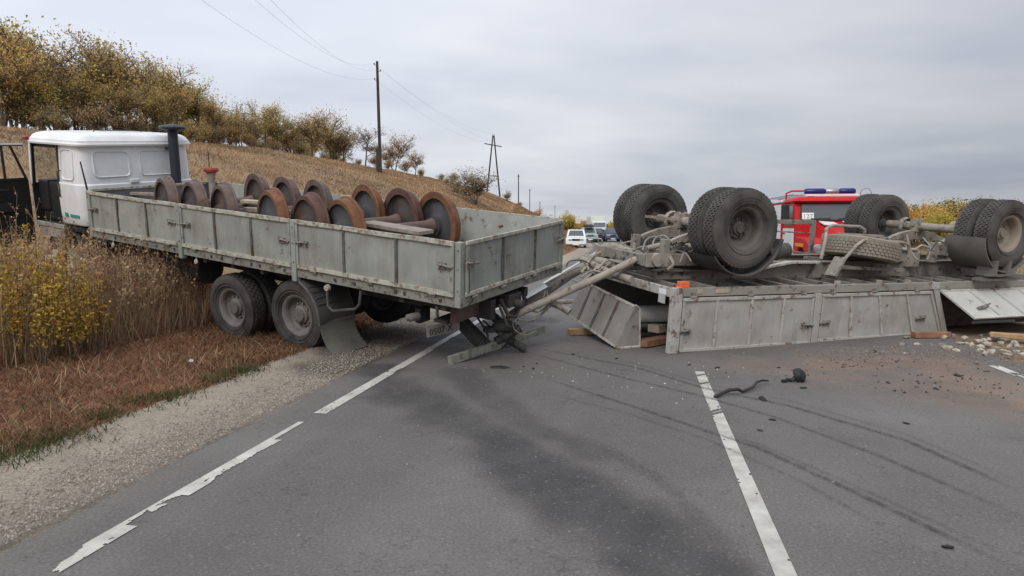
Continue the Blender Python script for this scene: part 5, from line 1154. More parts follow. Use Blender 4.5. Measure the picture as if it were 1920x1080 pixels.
for k in range(34):
    y = 92+rt.uniform(0, 14); u = 1545+k*15+rt.uniform(-6, 6); x = (u-960)/F_PX*y; i = rt.choice([0, 0, 3, 2, 0])
    make_tree(V_shrub[i], 'shrub', nm[i]+' at the back of the right tree belt', 'shrub', x, y, (CAM_H+(HZ-rt.uniform(372, 388))*y/F_PX-hz(x, y))/4.5, rt.uniform(0, 6), 'back row of the right tree belt', -.1)
far_l = tree_meshes(61, 6, 1.2, 3000, .3, [OLIVE, DUST, GOLD], stems=3, first=.03, depth=2)
for k in range(30):
    y = rt.uniform(300, 700); u = rt.uniform(1560, 1920) if k < 18 else rt.uniform(1030, 1170); x = (u-960)/F_PX*y
    make_tree(far_l, 'distant_tree', 'hazy distant tree on the flat horizon', 'tree', x, y, rt.uniform(.8, 1.5), rt.uniform(0, 6), 'trees on the flat horizon', -.3)

ORD = ['first', 'second', 'third', 'fourth', 'fifth', 'sixth', 'seventh', 'eighth', 'ninth', 'tenth', 'eleventh', 'twelfth', 'thirteenth', 'fourteenth', 'fifteenth', 'sixteenth', 'seventeenth', 'eighteenth', 'nineteenth', 'twentieth']
def place_words():
    by = {}
    for o in list(C.objects):
        if o.parent is None and o.get('category') in ('tree', 'bush', 'shrub'): by.setdefault(o['label'], []).append(o)
    cols = lambda o: 960+F_PX*o.location.x/o.location.y
    for lab, L_ in by.items():
        if len(L_) < 2: continue
        L_.sort(key=cols); n = len(L_)
        for i, o in enumerate(L_):
            w_ = ('leftmost' if i == 0 else 'rightmost' if i == n-1 else ORD[i]+' from the left' if i < n/2 and i < 20 else ORD[n-1-i]+' from the right' if n-1-i < 20 else 'middle one')
            if n <= 60: o['label'] = lab+', '+w_
place_words()
def blades(name, x, y, h, wid, lean, cols, label, segs=1, zoff=0.0, rn=None, curl=.5, cat='grass', patch=.0):
    rn = rn or np.random.RandomState(1); n = len(x); z = height(x, y)+zoff; a = rn.rand(n)*6.283; la = rn.rand(n)*6.283; L_ = lean*(.3+rn.rand(n))
    base = np.stack([x, y, z], 1); side = np.stack([np.cos(a), np.sin(a), 0*a], 1)*(wid/2)[:, None]
    dr = np.stack([np.cos(la)*L_, np.sin(la)*L_, np.ones(n)], 1); dr /= np.linalg.norm(dr, axis=1)[:, None]
    tip = base+dr*h[:, None]; mid = base+dr*(h*.55)[:, None]; tip = tip+np.stack([np.cos(la), np.sin(la), -.6+0*la], 1)*(h*curl*.35*np.minimum(L_, 1.2))[:, None]
    pal = np.array(cols); col = pal[rn.randint(0, len(pal), n)]*(.6+.8*rn.rand(n))[:, None]
    if patch:
        pn = fbm(x*.22+1, y*.22+6)-.5; pm2 = fbm(x*.9+4, y*.9)-.5
        col = col*(1+np.clip(pn*2.2+pm2*.8, -.5, .5)*patch)[:, None]*(1+np.array([.05, -.02, -.06])*np.clip(pn*6, -1, 1)[:, None]*patch)
    V = np.stack([base-side, base+side, mid+side*.7, mid-side*.7, tip], 1).reshape(-1, 3); b = np.arange(n)*5
    F4 = np.stack([b, b+1, b+2, b+3], 1); F3 = np.stack([b+3, b+2, b+4, b+4], 1)
    F = np.concatenate([np.stack([b, b+1, b+2], 1), np.stack([b, b+2, b+3], 1), np.stack([b+3, b+2, b+4], 1)])
    return stuff(link(name, npmesh(name, V, F, M_blade, np.repeat(col, 5, 0))), label, cat)
def st_xy(t, s): return t*DX+s*NX, t*DY+s*NY
TAN = [(.36, .25, .15), (.31, .21, .125), (.42, .305, .185), (.26, .17, .105), (.33, .22, .14)]
def hill_grass():
    rn = np.random.RandomState(5); n = 260000
    t = 3+ (rn.rand(n)**1.6)*150; s = -8.5-rn.rand(n)*34; x, y = st_xy(t, s)
    k = (y > 4) & (np.abs(x/np.maximum(y, .1)) < .95); x, y, s, t = x[k], y[k], s[k], t[k]
    d = np.hypot(x, y); cl = fbm(x*.5, y*.5)
    h = (.10+.17*rn.rand(len(x)))*(.4+1.1*cl); wd = .004+.0006*d
    blades('hillside_grass', x, y, h, wd, np.full(len(x), 1.1), TAN+[(.25, .14, .08)], 'dry tan grass covering the hillside', rn=rn, patch=.8)
def verge_grass():
    rn = np.random.RandomState(6); n = 120000
    t = 1+rn.rand(n)**1.5*26; e = -4.27+(fbm(t*1.3, t*0+3.)-.5)*.6+.3*rn.rand(n)**8; s = e-rn.rand(n)**1.2*5.2; x, y = st_xy(t, s); k = (y > 1) & (x/np.maximum(y, .1) > -.95); x, y = x[k], y[k]
    d = np.hypot(x, y); cl = fbm(x*1.2, y*1.2); h = (.03+.085*rn.rand(len(x)))*(.5+cl)*1.25
    cols = [(.25, .115, .065), (.30, .15, .08), (.19, .09, .055), (.36, .21, .115), (.27, .12, .07), (.40, .28, .16)]
    blades('verge_grass', x, y, h, .004+.0007*d, np.full(len(x), 1.6), cols, 'matted red-brown dry grass on the verge', rn=rn, patch=1.0)
    n = 9000; t = 1+rn.rand(n)**1.5*22; s = -4.5-rn.rand(n)**1.0*4.2; x, y = st_xy(t, s); cl = fbm(x*.9+4, y*.9+8); k = (cl > .50) & (y > 1); x, y = x[k], y[k]
    blades('verge_straw', x, y, .12+.2*rn.rand(len(x)), .004+.0005*np.hypot(x, y), np.full(len(x), 1.1), [(.45, .32, .19), (.37, .24, .14), (.30, .22, .12)], 'loose pale straw tufts on the verge', rn=rn)
def green_tufts():
    rn = np.random.RandomState(8)
    for u, v, m, sp in ((115, 832, 260, .16), (35, 862, 160, .14), (10, 878, 90, .1), (75, 845, 110, .12), (200, 790, 150, .10), (285, 762, 230, .16), (320, 752, 120, .1), (405, 722, 170, .10), (440, 708, 230, .14), (460, 703, 110, .1), (360, 745, 40, .1), (180, 800, 40, .1), (610, 640, 60, .12)):
        p = gp(u, v); x = p.x+rn.normal(0, sp*1.1, m); y = p.y+rn.normal(0, sp*.9, m)
        o = blades('grass_tuft', x, y, .05+.07*rn.rand(m), np.full(m, .009), np.full(m, 1.0), [(.055, .085, .025), (.075, .10, .032), (.09, .10, .04), (.10, .085, .04)], 'green grass tuft at the gravel edge', rn=rn); o['group'] = 'green tufts along the gravel edge'
def weed_mass():
    """tall dead weeds: stems with side twigs and clinging seed heads / leaves"""
    rn = np.random.RandomState(9); V = []; F = []; Cc = []; LV = []; LC = []
    cnt = 0
    def ribbon(p, q, w0, w1, c):
        nonlocal cnt
        d = q-p; sd = np.cross(d, [.3*rn.randn(), .3*rn.randn(), 1.0]) ; sd = np.cross(d, [rn.randn(), rn.randn(), .2]); sd /= np.linalg.norm(sd)+1e-9
        s2 = np.cross(d, sd); s2 /= np.linalg.norm(s2)+1e-9
        for a in (sd, s2):
            V.extend([p-a*w0/2, p+a*w0/2, q+a*w1/2, q-a*w1/2]); F.append((cnt, cnt+1, cnt+2, cnt+3)); Cc.extend([c]*4); cnt += 4
    stems = []
    for _ in range(2100):
        t = 4.5+rn.rand()*11.5; s = -6.75-abs(rn.randn())*1.5-.25*rn.rand(); x, y = st_xy(t, s)
        u = 960+F_PX*x/y
        if u < -160 or u > 400 or y < 5.5: continue
        if u > 372 and rn.rand() < .7: continue
        lim = np.interp(u, [-100, 0, 60, 130, 200, 300, 380], [1.5, 1.45, 1.4, 1.3, 1.3, 1.32, 1.3])
        stems.append((x, y, lim*(.45+.6*rn.rand())))
    for x, y, H in stems:
        z = hz(x, y); p = np.array([x, y, z]); d = np.array([rn.randn()*.10, rn.randn()*.10, 1.0]); c = np.array([[.46, .335, .205], [.34, .22, .14], [.54, .42, .28], [.29, .185, .125]][rn.randint(4)])*(.7+.6*rn.rand())
        n = 4; w_ = .006+.006*rn.rand(); pts = [p]
        for i in range(n):
            d = d+np.array([rn.randn()*.08, rn.randn()*.08, 0]); q = p+d*H/n; ribbon(p, q, w_*(1-.18*i), w_*(1-.18*(i+1)), c); p = q; pts.append(p)
        for _k in range(rn.randint(3, 9)):
            f = .35+.65*rn.rand(); i = min(int(f*n), n-1); b0 = pts[i]+(pts[i+1]-pts[i])*(f*n-i); a = rn.rand()*6.28; L_ = .08+.22*rn.rand()
            q = b0+np.array([math.cos(a)*.55, math.sin(a)*.55, .75])*L_; ribbon(b0, q, .005, .003, c*.9)
            for _j in range(rn.randint(2, 6)): LV.append(b0+(q-b0)*rn.rand()+rn.randn(3)*.02); LC.append(c*(.6+.6*rn.rand())*np.array([1.05, .95, .85]))
    LV = np.array(LV); LC = np.array(LC); n = len(LV); a = rn.normal(0, 1, (n, 3)); a /= np.linalg.norm(a, axis=1)[:, None]; b = np.cross(a, rn.normal(0, 1, (n, 3))); b /= np.linalg.norm(b, axis=1)[:, None]; s_ = .020*(.5+rn.rand(n))[:, None]
    V2 = np.stack([LV-a*s_, LV+b*s_*.6, LV+a*s_, LV-b*s_*.6], 1).reshape(-1, 3)
    VV = np.concatenate([np.array(V), V2]); FF = np.concatenate([np.array(F), np.arange(n*4).reshape(-1, 4)+cnt]); CC = np.concatenate([np.array(Cc), np.repeat(LC, 4, 0)])
    stuff(link('dry_weeds', npmesh('dry_weeds', VV, FF, M_blade, CC)), 'tall dead brown weeds standing beside the truck', 'weeds')
    n = 11000; t = 4+rn.rand(n)*12; s = -6.7-np.abs(rn.randn(n))*1.3; x, y = st_xy(t, s); k = (y > 5) & (960+F_PX*x/y < 385) & (960+F_PX*x/y > -200); x, y = x[k], y[k]; m = len(x)
    blades('weed_undergrowth', x, y, .25+.55*rn.rand(m)**1.5, np.full(m, .010), np.full(m, .35), [(.40, .27, .165), (.32, .19, .12), (.46, .35, .22), (.25, .205, .11), (.34, .19, .125)], 'brown stalks and grass among the weeds', rn=rn, cat='weeds')
def yellow_weeds():
    rg = np.random.RandomState(14); spots = [(58, 422, 8.7, 1), (14, 440, 8.4, 1), (28, 470, 7.9, 0), (75, 455, 8.5, 1), (104, 470, 8.3, 1), (152, 495, 8.6, 1), (122, 515, 8.0, 0), (64, 510, 7.7, 1), (10, 500, 7.6, 1), (180, 520, 8.5, 0), (128, 440, 9.2, 0), (40, 450, 9.0, 1), (90, 490, 8.6, 1), (5, 470, 8.8, 1)]
    labs = ['tallest yellow weed, its spike standing in front of the cab step', 'yellow weed at the left edge of the frame, upper one', 'yellow weed in the middle of the left weed patch', 'yellow weed below the open cab door', 'yellow weed under the front corner of the flatbed', 'brightest yellow weed, the one nearest the truck', 'low yellow weed in front of the brightest one', 'low broad yellow weed in the left weed patch', 'yellow weed at the left edge of the frame, lower one', 'yellow weed at the right end of the weed patch', 'thin yellow weed below the cab corner', 'yellow weed behind the middle of the left patch', 'yellow weed between the low broad one and the cab', 'yellow weed at the left edge of the frame, middle one']
    for (u, v, Y, br), lab in zip(spots, labs):
        p = at(u, v, Y); zb = hz(p.x, p.y); H = max(.5, p.z-zb); S = MB(); lc = []; col = []
        for k in range(5):
            a = rg.rand()*6.28; r_ = .04+.18*rg.rand()*(k > 0); hh = H*(1 if k == 0 else .55+.4*rg.rand()); pts = []
            for i in range(6):
                f = i/5; pts.append((math.cos(a)*r_*(.3+f)+rg.randn()*.012, math.sin(a)*r_*(.3+f)+rg.randn()*.012, hh*f))
            S.tube(pts, [.007*(1-.6*i/5) for i in range(6)], 4)
            for i in range(150):
                f = .38+.62*rg.rand(); j = min(int(f*5), 4); q = np.array(pts[j])*(1-(f*5-j))+np.array(pts[j+1])*(f*5-j); lc.append(q+rg.randn(3)*np.array([.055, .055, .03])*(1.35-f)*1.1)
                base = np.array([(.56, .38, .06), (.44, .27, .07), (.28, .22, .07), (.26, .15, .075)][rg.choice(4, p=[.42, .25, .18, .15] if br else [.2, .3, .25, .25])]); col.append(base)
        t = thing('yellow_weed', lab, 'weed', (p.x, p.y, zb), 0, 'yellow-leaved weeds beside the truck')
        S.build('stem', M_bark, t)
        c = np.array(lc); cc = np.array(col); n = len(c); a = rg.normal(0, 1, (n, 3)); a /= np.linalg.norm(a, axis=1)[:, None]; b = np.cross(a, rg.normal(0, 1, (n, 3))); b /= np.linalg.norm(b, axis=1)[:, None]; s_ = .021*(.6+.8*rg.rand(n))[:, None]
        V = np.stack([c-a*s_, c+b*s_*.5, c+a*s_, c-b*s_*.5], 1).reshape(-1, 3); link('leaves', npmesh('leaves', V, np.arange(n*4).reshape(-1, 4), M_blade, np.repeat(cc*(.7+.6*rg.rand(n))[:, None], 4, 0)), t)
hill_grass(); verge_grass(); green_tufts(); weed_mass(); yellow_weeds()
def right_grass():
    rn = np.random.RandomState(15); n = 40000; t = 12+rn.rand(n)**1.5*90; s = 7+rn.rand(n)*60; x, y = st_xy(t, s); m = len(x)
    blades('field_grass', x, y, .12+.25*rn.rand(m), .006+.0011*np.hypot(x, y), np.full(m, .5), TAN, 'dry grass of the field right of the road', rn=rn)
    n = 25000; t = 20+rn.rand(n)*110; s = -4.6-rn.rand(n)*8-off(t); x, y = st_xy(t, s); m = len(x)
    blades('roadside_grass', x, y, .08+.22*rn.rand(m), .006+.0009*np.hypot(x, y), np.full(m, .6), TAN+[(.27, .12, .05), (.24, .10, .045)], 'rusty dry grass along the far left roadside', rn=rn)
right_grass()
def pebbles(name, n, fn, size, mat, label):
    rn = np.random.RandomState(17); x, y, z = fn(rn, n); base = np.array([[1, 0, -.4], [-.5, .87, -.4], [-.5, -.87, -.4], [.2, .1, .75]]); V = []
    s_ = size*(.4+rn.rand(n)**2*1.3); a = rn.rand(n)*6.28; ca, sa = np.cos(a), np.sin(a)
    for b in base:
        bx = b[0]*(.7+.6*rn.rand(n)); by = b[1]*(.7+.6*rn.rand(n)); V.append(np.stack([x+(bx*ca-by*sa)*s_, y+(bx*sa+by*ca)*s_, z+(b[2]+.3)*s_*.8], 1))
    V = np.stack(V, 1).reshape(-1, 3); b = np.arange(n)*4; F = np.concatenate([np.stack([b, b+1, b+3], 1), np.stack([b+1, b+2, b+3], 1), np.stack([b+2, b, b+3], 1)])
    g = .6+.8*rn.rand(n); col = np.repeat(np.array(mat)*g[:, None], 4, 0); stuff(link(name, npmesh(name, V, F, M_gravelstone, col)), label, 'gravel')
M_gravelstone = pm('gravel_stone', (0, 0, 0), .9, 0, attr='col', spec=.15)
def sh(rn, n):
    t = 2+rn.rand(n)**1.7*16; s = -3.22-rn.rand(n)*1.0; x, y = st_xy(t, s); return x, y, np.full(n, .012)+.02*rn.rand(n)
pebbles('gravel_stones', 42000, sh, .0075, (.275, .24, .20), 'loose gravel on the left shoulder')
def spill(rn, n):
    c = [tuple(gp(u, v))[:2] for u, v in ((1590, 668), (1650, 672), (1720, 662), (1790, 660), (1850, 662), (1900, 668), (1940, 680))]
    k = rn.randint(0, len(c), n); x = np.array([q[0] for q in c])[k]+rn.normal(0, .45, n); y = np.array([q[1] for q in c])[k]+rn.normal(0, .42, n); return x, y, np.full(n, .004)+.02*rn.rand(n)
pebbles('spilled_grit', 3000, spill, .010, (.20, .155, .12), 'brown grit and crumbs spilled beside the trailer')
def crumbs(rn, n):
    t = 3+rn.rand(n)*9; s = -2.5+rn.rand(n)*7; x, y = st_xy(t, s); return x, y, np.full(n, .003)
def dirt_bits(rn, n):
    c = [tuple(gp(u, v))[:2] for u, v in ((1640, 690), (1720, 705), (1800, 720), (1880, 735), (1700, 730), (1600, 680), (1500, 700))]
    k = rn.randint(0, len(c), n); return np.array([q[0] for q in c])[k]+rn.normal(0, .4, n), np.array([q[1] for q in c])[k]+rn.normal(0, .25, n), np.full(n, .003)
pebbles('dark_dirt_bits', 190, dirt_bits, .013, (.05, .042, .036), 'dark crumbs of dirt on the right lane')
def glass_bits(rn, n):
    c = [tuple(gp(u, v))[:2] for u, v in ((1000, 690), (1120, 700), (1300, 690), (1200, 720), (930, 700))]
    k = rn.randint(0, len(c), n); return np.array([q[0] for q in c])[k]+rn.normal(0, .5, n), np.array([q[1] for q in c])[k]+rn.normal(0, .3, n), np.full(n, .003)
pebbles('pale_splinters', 130, glass_bits, .008, (.45, .42, .38), 'pale splinters between the truck and the trailer')
pebbles('road_crumbs', 420, crumbs, .009, (.22, .2, .18), 'small crumbs scattered over the asphalt')

# ------------------------------------------------------------------ poles and wires
wire_pts = []
def build_poles():
    x, y = hill_point(716, -23.5); zb = hz(x, y); top = at(707, 115, y+.0)
    p = thing('utility_pole', 'tall dark wooden utility pole leaning slightly, on the hill slope', 'pole', (x, y, zb))
    H = top.z-zb; lx = top.x-x
    b = MB(); b.tube([(0, 0, -.3), (lx*.5, 0, H*.5), (lx, 0, H)], [.16, .14, .115], 10); b.build('shaft', M_pole, p, smooth=40)
    b = MB(); b.tube([(-.24, .05, -.2), (-.24+lx*.15, .05, H*.23)], .14, 8); b.box((-.42, -.1, H*.21), (.12, .14, H*.23)); b.build('stub_post', M_pole, p)
    for dz, sx in ((.28, -1), (.86, 1), (1.62, -1)):
        b = MB(); cx = lx*(H-dz)/H; b.tube([(cx, 0, H-dz-.06), (cx+sx*.24, 0, H-dz-.06), (cx+sx*.27, 0, H-dz+.02)], .022, 6); br = b.build('bracket', M_dark, p)
        b = MB(); b.lathe([(0, .12), (.045, .10), (.07, .03), (.06, -.03), (0, -.04)], 10, (cx+sx*.27, 0, H-dz+.03), axis='z'); b.build('insulator', M_cer, br)
        wire_pts.append(Vector((x+cx+sx*.27, y, zb+H-dz+.1)))
    # A-frame pole
    x, y = hill_point(925, -22.6); zb = hz(x, y); top = at(926, 254, y); H = top.z-zb; q = thing('crossed_pole', 'A-shaped wooden pole with a slanting crossarm beyond the grey tree', 'pole', (x, y, zb)); sp = 1.25
    b = MB(); b.tube([(-sp*.85, 0, -.3), (-.02, 0, H)], [.13, .10], 8); b.build('leg', M_pole, q)
    b = MB(); b.tube([(sp*.85, 0, -.3), (.14, 0, H)], [.13, .10], 8); b.build('leg', M_pole, q)
    b = MB(); b.bar((-1.35, -.12, H-1.25), (1.35, -.12, H-1.75), .12, .14); b.build('crossarm', M_pole, q)
    b = MB(); b.bar((-.75, -.1, H*.33), (.8, -.1, H*.32), .12, .12); b.build('brace', M_pole, q)
    for sx in (-.05, .2):
        b = MB(); b.tube([(sx, 0, H), (sx, 0, H+.28)], .03, 5); b.build('insulator', M_cer, q)
    end = [Vector((x-1.2, y, zb+H-1.1)), Vector((x+1.2, y, zb+H-1.5)), Vector((x, y, zb+H+.2))]
    for u, vt, Y, lab in ((972, 328, 185, 'thin dark far pole right of the crossed pole'), (993, 355, 270, 'faint thin pole, second beyond the crossed pole'), (1012, 378, 340, 'short faint pole above the far hedge'), (1040, 386, 430, 'shortest faint pole above the tailboard corner')):
        px = (u-960)/F_PX*Y; zb2 = hz(px, Y); t_ = CAM_H+(HZ-vt)*Y/F_PX; o = thing('far_pole', lab, 'pole', (px, Y, zb2), 0, 'far poles along the road')
        b = MB(); b.tube([(0, 0, -.3), (0, 0, t_-zb2)], [.17, .13], 7); b.build('shaft', M_pole, o); b = MB(); b.bar((-.5, 0, t_-zb2-.5), (.5, 0, t_-zb2-.5), .1, .1); b.build('crossarm', M_pole, o)
    near = [at(372, -4, 26), at(470, -8, 27), at(500, -8, 28)]
    for i, lab in enumerate(('lowest overhead wire from the tall pole, crossing the upper left sky', 'middle overhead wire of the tall pole', 'topmost overhead wire of the tall pole')):
        k = (2, 0, 1)[i]
        for a, c in ((near[i], wire_pts[k]), (wire_pts[k], end[i])):
            pts = [a.lerp(c, j/14)-Vector((0, 0, 1.0*4*(j/14)*(1-j/14))) for j in range(15)]; o0 = pts[0].copy(); b = MB(); b.tube([p_-o0 for p_ in pts], .005, 5); w_ = b.build('overhead_wire', M_wire, loc=o0); tag(w_, lab if a is near[i] else lab.replace('overhead wire', 'overhead wire beyond').split(',')[0]+' towards the crossed pole', 'wire', 'overhead wires')
build_poles()

# ------------------------------------------------------------------ vehicles (x forward, y left, z up)
M_cartyre = pm('car_tyre', (.022, .022, .023), .85, .1); M_carrim = pm('car_rim', (.30, .31, .32), .4, .1, metal=.5)
def road_wheel(root, x, y, r, wd):
    s_ = 1 if y > 0 else -1; b = MB(); b.lathe([(0, .02), (r*.3, .03), (r*.55, .01), (r*.64, .03), (r*.64, -.02)], 18); w_ = b.build('wheel', M_carrim, root, loc=(x, y, r)); w_.rotation_euler = (0, 0, 0 if s_ > 0 else R(180))
    b = MB(); b.lathe([(r*.62, -wd), (r*.95, -wd), (r, -wd*.8), (r, -.02), (r*.95, .015), (r*.62, .015)], 22); b.build('tyre', M_cartyre, w_, smooth=40)
def car(name, label, cat, pos, rz, L, Wd, Ht, paint, kind='sedan', group='vehicles queued on the far road'):
    t = thing(name, label, cat, pos, rz, group); hw = Wd/2; g = .18 if kind == 'sedan' else .26; belt = Ht*.60; hood = Ht*.55
    if kind == 'sedan': side = [(-L/2, g+.12), (-L/2, belt-.06), (-L*.30, belt), (L*.16, belt), (L/2-.06, hood-.02), (L/2, hood-.16), (L/2, g)]; cab = [(-L*.33, belt), (-L*.20, Ht-.03), (-.05, Ht), (L*.06, Ht-.03), (L*.17, belt)]
    elif kind == 'suv': side = [(-L/2, g+.1), (-L/2, belt), (L*.2, belt), (L/2-.1, hood), (L/2, hood-.2), (L/2, g)]; cab = [(-L/2+.05, belt), (-L/2+.22, Ht-.02), (0, Ht), (L*.08, Ht-.03), (L*.22, belt)]
    def loftside(poly, ins):
        cx = sum(p[0] for p in poly)/len(poly); cz = sum(p[1] for p in poly)/len(poly); rings = []
        for y, s_ in ((-hw, .94), (-hw+.07, 1), (hw-.07, 1), (hw, .94)): rings.append([(cx+(x-cx)*(1-(1-s_)*.3), y, cz+(z-cz)*s_) for x, z in poly])
        return loft(rings)
    loftside(side, 0).build('body', paint, t, smooth=35, bevel=.02)
    b = MB(); n = len(cab); tw = .80; zz = [p[1] for p in cab]; vs = []
    for s_ in (-1, 1):
        for x, z in cab: vs.append((x, s_*hw*(.95-(.95-tw)*(z-belt)/(Ht-belt)), z))
    b.add(vs, [tuple(range(n)), tuple(range(2*n-1, n-1, -1))]+[(i, i+n, (i+1) % n+n, (i+1) % n) for i in range(n)]); b.build('cabin', paint, t, bevel=.03)
    def lerp(a, c, f): return tuple(a[i]+(c[i]-a[i])*f for i in range(3))
    def pane(nm, A, B_, C_, D_, nn):
        q = [lerp(A, C_, .10), lerp(B_, D_, .10), lerp(C_, A, .10), lerp(D_, B_, .10)]; nn = Vector(nn)*.012; b = MB(); b.add([tuple(Vector(p)+nn) for p in q]+[tuple(Vector(p)-nn*.5) for p in q], [(0,1,2,3), (7,6,5,4), (0,4,5,1), (1,5,6,2), (2,6,7,3), (3,7,4,0)]); b.build(nm, M_glassgrey, t)
    pane('windscreen', vs[n-1], vs[2*n-1], vs[2*n-2], vs[n-2], (.8, 0, .6)); pane('rear_window', vs[0], vs[n], vs[n+1], vs[1], (-.8, 0, .5))
    for s_, o in ((-1, 0), (1, n)):
        a, b_, c, d = vs[o], vs[o+1], vs[o+n-2], vs[o+n-1]; mb_, mt = lerp(a, d, .52), lerp(b_, c, .5)
        pane('side_window', a, mb_, mt, b_, (0, s_, .2)); pane('side_window', mb_, d, c, mt, (0, s_, .2))
    for x in (-L*.31, L*.31):
        for y in (-hw+.02, hw-.02): road_wheel(t, x, y, .31 if kind == 'sedan' else .37, .18)
    fx = L/2
    for s_ in (-1, 1):
        b = MB(); b.box((fx-.03, s_*(hw-.36)-.13, hood-.24), (fx+.02, s_*(hw-.36)+.13, hood-.08)); b.build('headlight', M_silver, t, bevel=.02)
        b = MB(); b.bar((L*.15, s_*hw, belt+.04), (L*.15, s_*(hw+.16), belt+.08), .10, .10); b.build('wing_mirror', M_black, t)
    b = MB(); b.box((fx-.02, -hw+.52, hood-.25), (fx+.015, hw-.52, hood-.08)); b.build('grille', M_black, t)
    b = MB(); b.box((fx-.05, -hw, g+.04), (fx+.09, hw, g+.16)); b.build('bumper', M_black if kind == 'suv' else M_silver, t, bevel=.02)
    b = MB(); b.box((fx+.09, -.26, g+.04), (fx+.10, .26, g+.15)); b.build('number_plate', M_white, t)
    return t
def rpos(u, Y): x = (u-960)/F_PX*Y; return (x, Y, max(hz(x, Y), .0))
HD = -math.pi/2-HEAD
M_wcar = pm('car_white', (.70, .72, .72), .35, .05, coat=.3); M_gcar = pm('car_grey_green', (.33, .39, .39), .35, .05, coat=.3); M_dcar = pm('car_dark', (.035, .04, .055), .3, .05, coat=.3); M_ncar = pm('car_navy', (.035, .055, .12), .3, .05, coat=.3)
p = rpos(1080, 58); car('white_sedan', 'white boxy sedan parked on the left shoulder behind the truck', 'car', p, HD+.08, 4.1, 1.66, 1.46, M_wcar)
p = rpos(1103, 80); s_ = car('grey_estate', 'pale grey-green car with a dark roof box behind the white sedan', 'car', p, HD+.16, 4.5, 1.78, 1.68, M_gcar, 'suv')
b = MB(); b.prism([(-1.0, 1.72), (-.95, 1.96), (-.6, 2.05), (.6, 2.02), (1.0, 1.80), (.9, 1.72)], -.48, .48); b.build('roof_box', M_black, s_, bevel=.05)
p = rpos(1117, 86); car('dark_car', 'dark car half hidden beside the grey-green car', 'car', p, HD+.25, 4.3, 1.75, 1.6, M_dcar, 'suv')
p = rpos(1147, 84); car('navy_car', 'navy blue car on the road left of the upturned wheels', 'car', p, HD+.1, 4.2, 1.72, 1.62, M_ncar, 'suv')
def lorry(pos):
    t = thing('white_lorry', 'white box lorry at the back of the queue', 'lorry', pos, HD+.2, 'vehicles queued on the far road')
    b = MB(); b.box((-5.5, -1.25, .9), (-.2, 1.25, 3.6)); b.build('cargo_box', pm('lorry_cream', (.66, .66, .58), .5, .05), t, bevel=.05)
    b = MB(); b.prism([(0, .55), (0, 2.75), (1.25, 2.75), (1.65, 1.75), (1.75, .55)], -1.15, 1.15); b.build('cab', M_wcar, t, bevel=.08)
    b = MB(); b.add([(1.30, -1.0, 2.62), (1.30, 1.0, 2.62), (1.665, 1.05, 1.75), (1.665, -1.05, 1.75)], [(0, 1, 2, 3)]); b.build('windscreen', M_glass, t)
    b = MB(); b.box((1.74, -.8, .95), (1.78, .8, 1.35)); b.build('grille', M_black, t); b = MB(); b.box((1.70, -1.15, .40), (1.85, 1.15, .75)); b.build('bumper', M_silver, t, bevel=.03)
    for s_ in (-1, 1):
        b = MB(); b.box((1.73, s_*.95-.15, .95), (1.79, s_*.95+.15, 1.2)); b.build('headlight', M_silver, t)
        b = MB(); b.box((1.2, s_*1.32-.08, 1.7), (1.3, s_*1.32+.08, 2.3)); b.build('wing_mirror', M_black, t)
    for x in (.75, -3.9):
        for y in (-1.05, 1.05): road_wheel(t, x, y, .48, .25)
lorry(rpos(1121, 118))
sg = rpos(1083, 92); t = thing('road_sign', 'pale square road sign on a thin post behind the white sedan', 'sign', sg, 0)
b = MB(); b.tube([(0, 0, 0), (0, 0, 2.9)], .04, 8); b.build('post', M_silver, t); b = MB(); b.box((-.32, -.06, 2.2), (.32, -.04, 2.9)); fc = b.build('face', M_sign, t, bevel=.02)
b = MB(); b.lathe([(.15, -.065), (.17, -.068), (.19, -.065)], 20, (0, 0, 2.55)); b.build('symbol', pm('sign_grey', (.3, .28, .22), .5, 0), fc)

